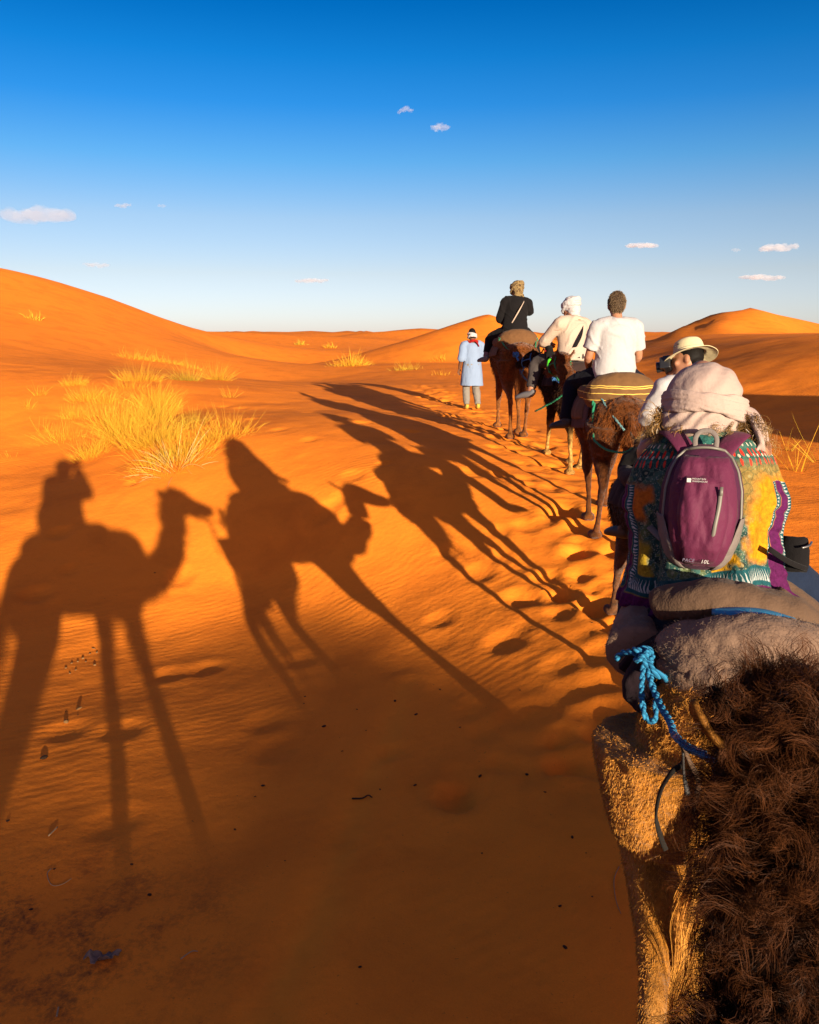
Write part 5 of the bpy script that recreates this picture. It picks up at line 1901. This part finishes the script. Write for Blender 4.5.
# ------------------------------------------------------------------ grass, dung, twigs, litter, clouds
def hit(px, py):
    """Where the line of sight through a pixel meets the sand."""
    D = np.concatenate([np.arange(1.5, 40, .04), np.arange(40, 220, .4)])
    a, b = at(px, py, 1.0), at(px, py, 2.0)
    P = np.array(a)[None] + (np.array(b) - np.array(a))[None] * (D - 1)[:, None]
    below = P[:, 2] < base_height(P[:, 0], P[:, 1])
    i = int(np.argmax(below)) if below.any() else len(D) - 1
    p = Vector(P[i])
    if D[i] < 30:
        p.z = hz(p.x, p.y)
    return p, float(D[i])


GRASS = hair_material('dry_grass', (.50, .24, .015), (.85, .42, .022), (1.0, .56, .05), .8, .1)
GRASS.node_tree.nodes['Principled BSDF'].inputs['Transmission Weight'].default_value = 0
GRASS_GREEN = hair_material('green_grass', (.34, .22, .018), (.60, .38, .03), (.85, .52, .05), .8, .1)
STRAW = hair_material('bleached_straw', (.50, .32, .10), (.75, .50, .20), (.9, .62, .28), .8, .1)


def tuft(label, px, py, size, n, group=None, mat=None, spread=.16, splay=.55, droop=.9, width=.006, seed=0, name='grass_tuft'):
    p, d = hit(px, py)
    rng = np.random.default_rng(seed + int(px * 3 + py))
    a = rng.uniform(0, 2 * np.pi, n)
    r = np.sqrt(rng.random(n)) * spread
    roots = np.stack([r * np.cos(a), r * np.sin(a), np.zeros(n)], 1)
    roots[:, 2] = base_height(roots[:, 0] + p.x, roots[:, 1] + p.y) - p.z - .03
    dirs = np.stack([np.cos(a) * splay * r / spread + rng.normal(0, .28, n), np.sin(a) * splay * r / spread + rng.normal(0, .28, n), np.ones(n)], 1)
    L = size * (.3 + .9 * rng.random(n) ** 1.4)
    me = strands(name, roots, dirs, L, 6, width, 0, 0, 1, seed=seed + 3, tip=.12, jitter=.12)
    # bend outward with length
    o = link(name, me, None, mat or GRASS)
    o.location = p
    co = getco(me)
    h = np.clip(co[:, 2], 0, None)
    k = rng.uniform(-.25, .45)
    co[:, 0] += k * h ** 2 / size * .5
    co[:, 2] -= droop * .25 * (np.hypot(co[:, 0], co[:, 1])) ** 2 / size
    setco(me, co)
    return tag(o, label, 'grass', group)


GRP = 'dry grass tufts on the left dune slope'
LAB = 'golden dry grass tuft within the large patch on the left slope'
rs = np.random.default_rng(3)
spots = [(rs.normal(166, 26), rs.normal(430, 26), rs.uniform(.38, .62)) for _ in range(24)] + [(rs.normal(100, 20), rs.normal(412, 16), rs.uniform(.28, .45)) for _ in range(9)]
for i, (px, py, s_) in enumerate(spots):
    tuft(LAB, min(max(px, 48), 226), min(max(py, 380), 486), s_, 330 + 90 * (i % 3), GRP, (GRASS, GRASS_GREEN, GRASS, GRASS, GRASS)[i % 5], .24 + .05 * (i % 4), .85, 1.2, .0034, i)
for i, (px, py, s_, n) in enumerate([(45, 432, .3, 40), (28, 408, .25, 30), (236, 425, .25, 26), (228, 398, .3, 34), (40, 395, .3, 36), (10, 458, .15, 14)]):
    tuft('thin scattered grass wisp beside the large golden patch', px, py, s_, n, 'thin grass wisps round the patch', GRASS, .10, .6, .8, .005, 40 + i)
tuft('flattened straw coloured grass lying at the foot of the golden patch', 176, 466, .6, 160, None, STRAW, .30, 1.6, 1.8, .007, 60)
for i, (px, py, s_) in enumerate([(128, 358, .4), (142, 360, .45), (156, 361, .45), (168, 363, .4), (182, 366, .35), (196, 369, .25)]):
    tuft('low golden tuft in the short row above the large grass patch', px, py, s_, 170, 'row of low tufts higher on the slope', GRASS, .45, .7, 1.0, .008, 70 + i)
tuft('rounded golden grass hummock in the hollow before the far dunes', 350, 366, .75, 520, None, GRASS, .8, .8, 1.0, .014, 81)
tuft('low greenish tuft behind the guide at the foot of the lit dune', 406, 370, .45, 260, None, GRASS_GREEN, .6, .8, 1.0, .012, 82)
tuft('flat golden tuft left of the walking guide', 442, 375, .3, 160, None, GRASS, .5, .9, 1.2, .010, 83)
tuft('lone tuft leaning on the slope of the lit dune', 440, 360, .35, 60, None, GRASS, .35, .6, .8, .016, 84)
tuft('tiny bush high on the left dune', 33, 319, .4, 60, None, GRASS_GREEN, .3, .6, .8, .03, 85)
tuft('small distant bush on the sand left of the lit dune', 300, 345, .8, 80, None, GRASS_GREEN, .6, .6, .8, .05, 86)
tuft('small distant bush nearest the saddle between the far dunes', 330, 348, .8, 80, None, GRASS, .6, .6, .8, .05, 87)
tuft('sparse arching weed at the right edge beside the poncho', 797, 470, .75, 14, None, GRASS, .10, .9, 1.2, .008, 88)
tuft('wispy weed at the right edge in front of the shaded hollow', 822, 462, .9, 10, None, GRASS_GREEN, .12, 1.0, 1.4, .007, 89)
tuft('short sprig just right of the poncho shoulder', 788, 452, .35, 16, None, GRASS_GREEN, .06, .5, .8, .006, 90)

# droppings and pebbles
DUNG = material('dry_dung', (.03, .017, .010), .9, .1)
DUNG_L = material('sandy_dung', (.16, .085, .03), .95, .1)


def pebble_mesh(seed, k=(1, .8, .6)):
    mb = MB().ball((0, 0, 0), k, nu=12, nv=8)
    me = mb.mesh('dung_pellet')
    return rough(me, .16, 1.6, 2, seed)


PEB = [pebble_mesh(i, (1, .75 + .05 * i, .6)) for i in range(4)]
for m in PEB:
    m.materials.append(DUNG)
PEBL = [pebble_mesh(9 + i) for i in range(2)]
for m in PEBL:
    m.materials.append(DUNG_L)
rng = np.random.default_rng(77)


def drop(px, py, r, light, label, group):
    p, d = hit(px, py)
    me = (PEBL if light else PEB)[int(rng.integers(0, 2 if light else 4))]
    o = bpy.data.objects.new('dung_pellet', me)
    COL.objects.link(o)
    o.location = p + Vector((0, 0, r * .3))
    o.scale = (r * rng.uniform(.8, 1.4), r, r * rng.uniform(.5, .9))
    o.rotation_euler = (rng.uniform(-.4, .4), rng.uniform(-.4, .4), rng.uniform(0, 6))
    tag(o, label, 'dung', group)


for px, py in [(155, 575), (304, 549 + 155), (592, 624), (357, 708), (270, 688), (255, 797), (263, 786), (366, 733), (460, 729), (416, 716), (480, 776), (527, 772), (545, 793), (572, 842), (586, 857), (592, 898), (360, 970), (482, 852),
               (285, 865), (44, 758), (8, 823), (132, 867), (66, 712), (78, 716), (305, 698), (324, 726), (342, 752), (380, 790), (415, 785), (560, 905), (565, 950), (520, 690), (440, 690), (395, 700), (150, 900), (32, 918), (55, 876), (235, 830)]:
    drop(px, py, rng.uniform(.004, .013), False, 'small dark camel dropping lying on the shaded sand', 'droppings scattered over the foreground sand')
for px, py in [(66, 670), (72, 666), (78, 664), (83, 660), (90, 655), (94, 650), (97, 654), (70, 675), (86, 664), (76, 672), (95, 668)]:
    drop(px, py, rng.uniform(.008, .014), True, 'sandy dropping in the small cluster at the left by the shadow legs', 'cluster of sandy droppings')
drop(44, 757, .022, False, 'largest dark dropping below the cluster at the left edge', None)
for px, py in [(66, 722), (79, 710)]:
    drop(px, py, .02, True, 'pale lone dropping between the cluster and the dark one', 'two pale droppings')

TW = material('pale_twig', (.30, .20, .10), .9, .1)
TWD = material('dark_twig', (.035, .02, .012), .9, .1)


def twig(label, pts, r, mat):
    P = [hit(*q)[0] + Vector((0, 0, r * (1 + .8 * math.sin(i * 2.1)))) for i, q in enumerate(pts)]
    o0 = P[0]
    mb = MB().tube([p - o0 for p in P], [r * (1 - .5 * i / len(P)) for i in range(len(P))], 8, dense=4)
    o = link('twig', mb.mesh('twig'), None, mat)
    o.location = o0
    tag(o, label, 'twig')


twig('pale curled straw lying on the dark stained sand', [(52, 873), (48, 882), (52, 889), (62, 889), (72, 883)], .0022, TW)
twig('short pale stick near the left edge above the curled straw', [(49, 839), (58, 832)], .004, TW)
twig('dark bent twig in the middle of the shaded sand', [(352, 799), (362, 797), (368, 794), (372, 796)], .005, TWD)
twig('pale splinter at the bottom left right of the litter', [(181, 965), (192, 958), (198, 953)], .003, TW)
twig('thin pale stem at the very bottom left', [(57, 1020), (59, 1012)], .004, TW)
twig('fine pale stem curving beside the tan camel\'s hind leg', [(619, 868), (614, 880), (616, 900), (621, 915)], .002, TW)

# torn scrap of plastic
p, d = hit(104, 966)
n = 14
G = np.zeros((n, n, 3))
for i in range(n):
    for j in range(n):
        u, v = i / (n - 1) - .5, j / (n - 1) - .5
        G[i, j] = (u * .12 + .03 * v, v * .06 * (1 - abs(u)), 0)
_P = G.reshape(-1, 3)
_P[:, 2] = .022 + .040 * fbm(_P * 38, 3, 5)
_P[:, :2] += .012 * np.stack([fbm(_P * 30, 2, 6), fbm(_P * 30, 2, 7)], 1)
o = sheet('plastic_scrap', G, .0012, material('grey_plastic', (.16, .115, .085), .7, .15))
o.location = p
tag(o, 'crumpled grey plastic scrap on the stained sand at lower left', 'litter')


# ------------------------------------------------------------------ clouds
def cloud(label, px, py, w_px, h_px, dist, density, seed):
    c = at(px, py, dist)
    k = dist / FPX
    rng = np.random.default_rng(seed)
    mb = MB()
    n = 7
    for i in range(n):
        u = (i + .5) / n * 2 - 1
        e = math.sqrt(max(0, 1 - u * u))
        mb.ball((u * w_px * .42 * k, rng.normal(0, .1) * w_px * k, rng.normal(0, .10) * h_px * k + .05 * h_px * k * (i % 2)), (w_px * .17 * k, w_px * .17 * k, h_px * .42 * k * (.35 + .65 * e)), nu=16, nv=10)
    o_me = fuse(mb, h_px * k * .07, 2, 'cloud')
    rough(o_me, h_px * k * .30, 9 / (w_px * k), 5, seed)
    m = bpy.data.materials.new('cloud_vapour')
    m.use_nodes = True
    nt_ = m.node_tree
    nt_.nodes.remove(nt_.nodes['Principled BSDF'])
    vo = nt_.nodes.new('ShaderNodeVolumePrincipled')
    vo.inputs['Color'].default_value = (.95, .97, 1, 1)
    vo.inputs['Density'].default_value = .42 * density / (h_px * k)
    vo.inputs['Anisotropy'].default_value = .2
    nt_.links.new(vo.outputs[0], nt_.nodes['Material Output'].inputs['Volume'])
    o = link('cloud', o_me, None, m)
    o.location = c
    tag(o, label, 'cloud', 'small clouds in the clear sky')


for a in [('broadest white cloud, low at the left edge of the sky', 38, 216, 76, 17, 5200, 1.0, 1), ('small cloud just right of the sky\'s centre, lower of two', 440, 127, 19, 8, 5200, 1.3, 2),
          ('tiny cloud wisp highest in the sky', 405, 110, 16, 5, 5200, .9, 3), ('flat cloud above the white T-shirt rider\'s right', 642, 246, 33, 6, 5600, 1.5, 4),
          ('flat bright cloud at the right edge, upper of two', 777, 248, 38, 8, 5600, 1.4, 5), ('thin cloud streak at the right edge, lower of two', 762, 278, 42, 6, 5600, 1.0, 6),
          ('faint speck of cloud left of the right edge pair', 736, 250, 9, 4, 5600, .7, 7), ('thin cloud streak above the low far dunes', 312, 281, 32, 5, 5800, .9, 8),
          ('tiny cloud right of the broadest cloud', 123, 206, 16, 4, 5400, .8, 9), ('tiniest cloud speck right of the broadest cloud', 162, 206, 9, 4, 5400, .7, 10), ('faint cloud just above the left dune crest', 96, 265, 26, 5, 5600, .6, 11)]:
    cloud(*a)
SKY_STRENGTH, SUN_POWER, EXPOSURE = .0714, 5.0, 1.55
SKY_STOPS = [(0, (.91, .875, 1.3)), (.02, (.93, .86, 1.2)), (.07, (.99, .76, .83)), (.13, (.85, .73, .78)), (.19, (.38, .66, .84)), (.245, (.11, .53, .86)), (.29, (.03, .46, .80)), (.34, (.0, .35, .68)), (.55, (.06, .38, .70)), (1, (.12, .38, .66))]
FILL_GLOW = (4.6, 2.35, 2.2)
# ------------------------------------------------------------------ sky, sun, camera
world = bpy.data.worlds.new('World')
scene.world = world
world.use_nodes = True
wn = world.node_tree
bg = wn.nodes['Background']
sky = wn.nodes.new('ShaderNodeTexSky')
sky.sky_type = 'NISHITA'
sky.sun_disc = False
sky.sun_elevation = SUN_EL
sky.sun_rotation = SUN_AZ
sky.altitude = 700
sky.air_density = 1.0
sky.dust_density = .4
sky.ozone_density = 3.0
# grade the sky by height (deep blue aloft, pale over the horizon) and add an unseen warm glow sunward to fill the shaded sand
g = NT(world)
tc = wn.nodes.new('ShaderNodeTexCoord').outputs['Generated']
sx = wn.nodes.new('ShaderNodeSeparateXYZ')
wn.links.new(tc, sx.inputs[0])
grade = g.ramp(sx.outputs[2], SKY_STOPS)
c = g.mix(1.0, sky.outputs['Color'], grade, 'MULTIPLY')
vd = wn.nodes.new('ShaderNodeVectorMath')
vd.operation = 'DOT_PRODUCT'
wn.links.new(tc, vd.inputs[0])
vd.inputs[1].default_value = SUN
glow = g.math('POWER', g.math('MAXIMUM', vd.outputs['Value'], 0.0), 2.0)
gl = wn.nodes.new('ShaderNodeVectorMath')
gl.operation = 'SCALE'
gl.inputs[0].default_value = FILL_GLOW
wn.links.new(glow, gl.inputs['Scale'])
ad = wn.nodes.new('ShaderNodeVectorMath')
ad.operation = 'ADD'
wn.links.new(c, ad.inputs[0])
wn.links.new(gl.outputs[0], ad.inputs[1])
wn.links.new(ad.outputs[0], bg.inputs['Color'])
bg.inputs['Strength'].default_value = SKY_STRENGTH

sl = bpy.data.lights.new('sun', 'SUN')
sl.energy = SUN_POWER
sl.angle = R(.53)
sl.color = (1, .84, .60)
so = bpy.data.objects.new('sun', sl)
COL.objects.link(so)
so.rotation_euler = (-SUN).to_track_quat('-Z', 'Y').to_euler()

cam = bpy.data.cameras.new('camera')
cam.sensor_fit = 'HORIZONTAL'
cam.sensor_width = 36
cam.lens = 36 * FPX / 819
cam.clip_start = .02
cam.clip_end = 30000
co_ = bpy.data.objects.new('camera', cam)
COL.objects.link(co_)
co_.location = (0, 0, CAMZ)
co_.rotation_euler = (math.pi / 2 - PITCH, 0, 0)
scene.camera = co_
scene.view_settings.view_transform = 'Standard'
scene.view_settings.look = 'None'
scene.view_settings.exposure = EXPOSURE
scene.view_settings.gamma = 1
scene.render.film_transparent = False
scene.cycles.max_bounces = 6
scene.cycles.use_denoising = True
scene.cycles.volume_bounces = 10
scene.cycles.max_bounces = 10
scene.cycles.diffuse_bounces = 4
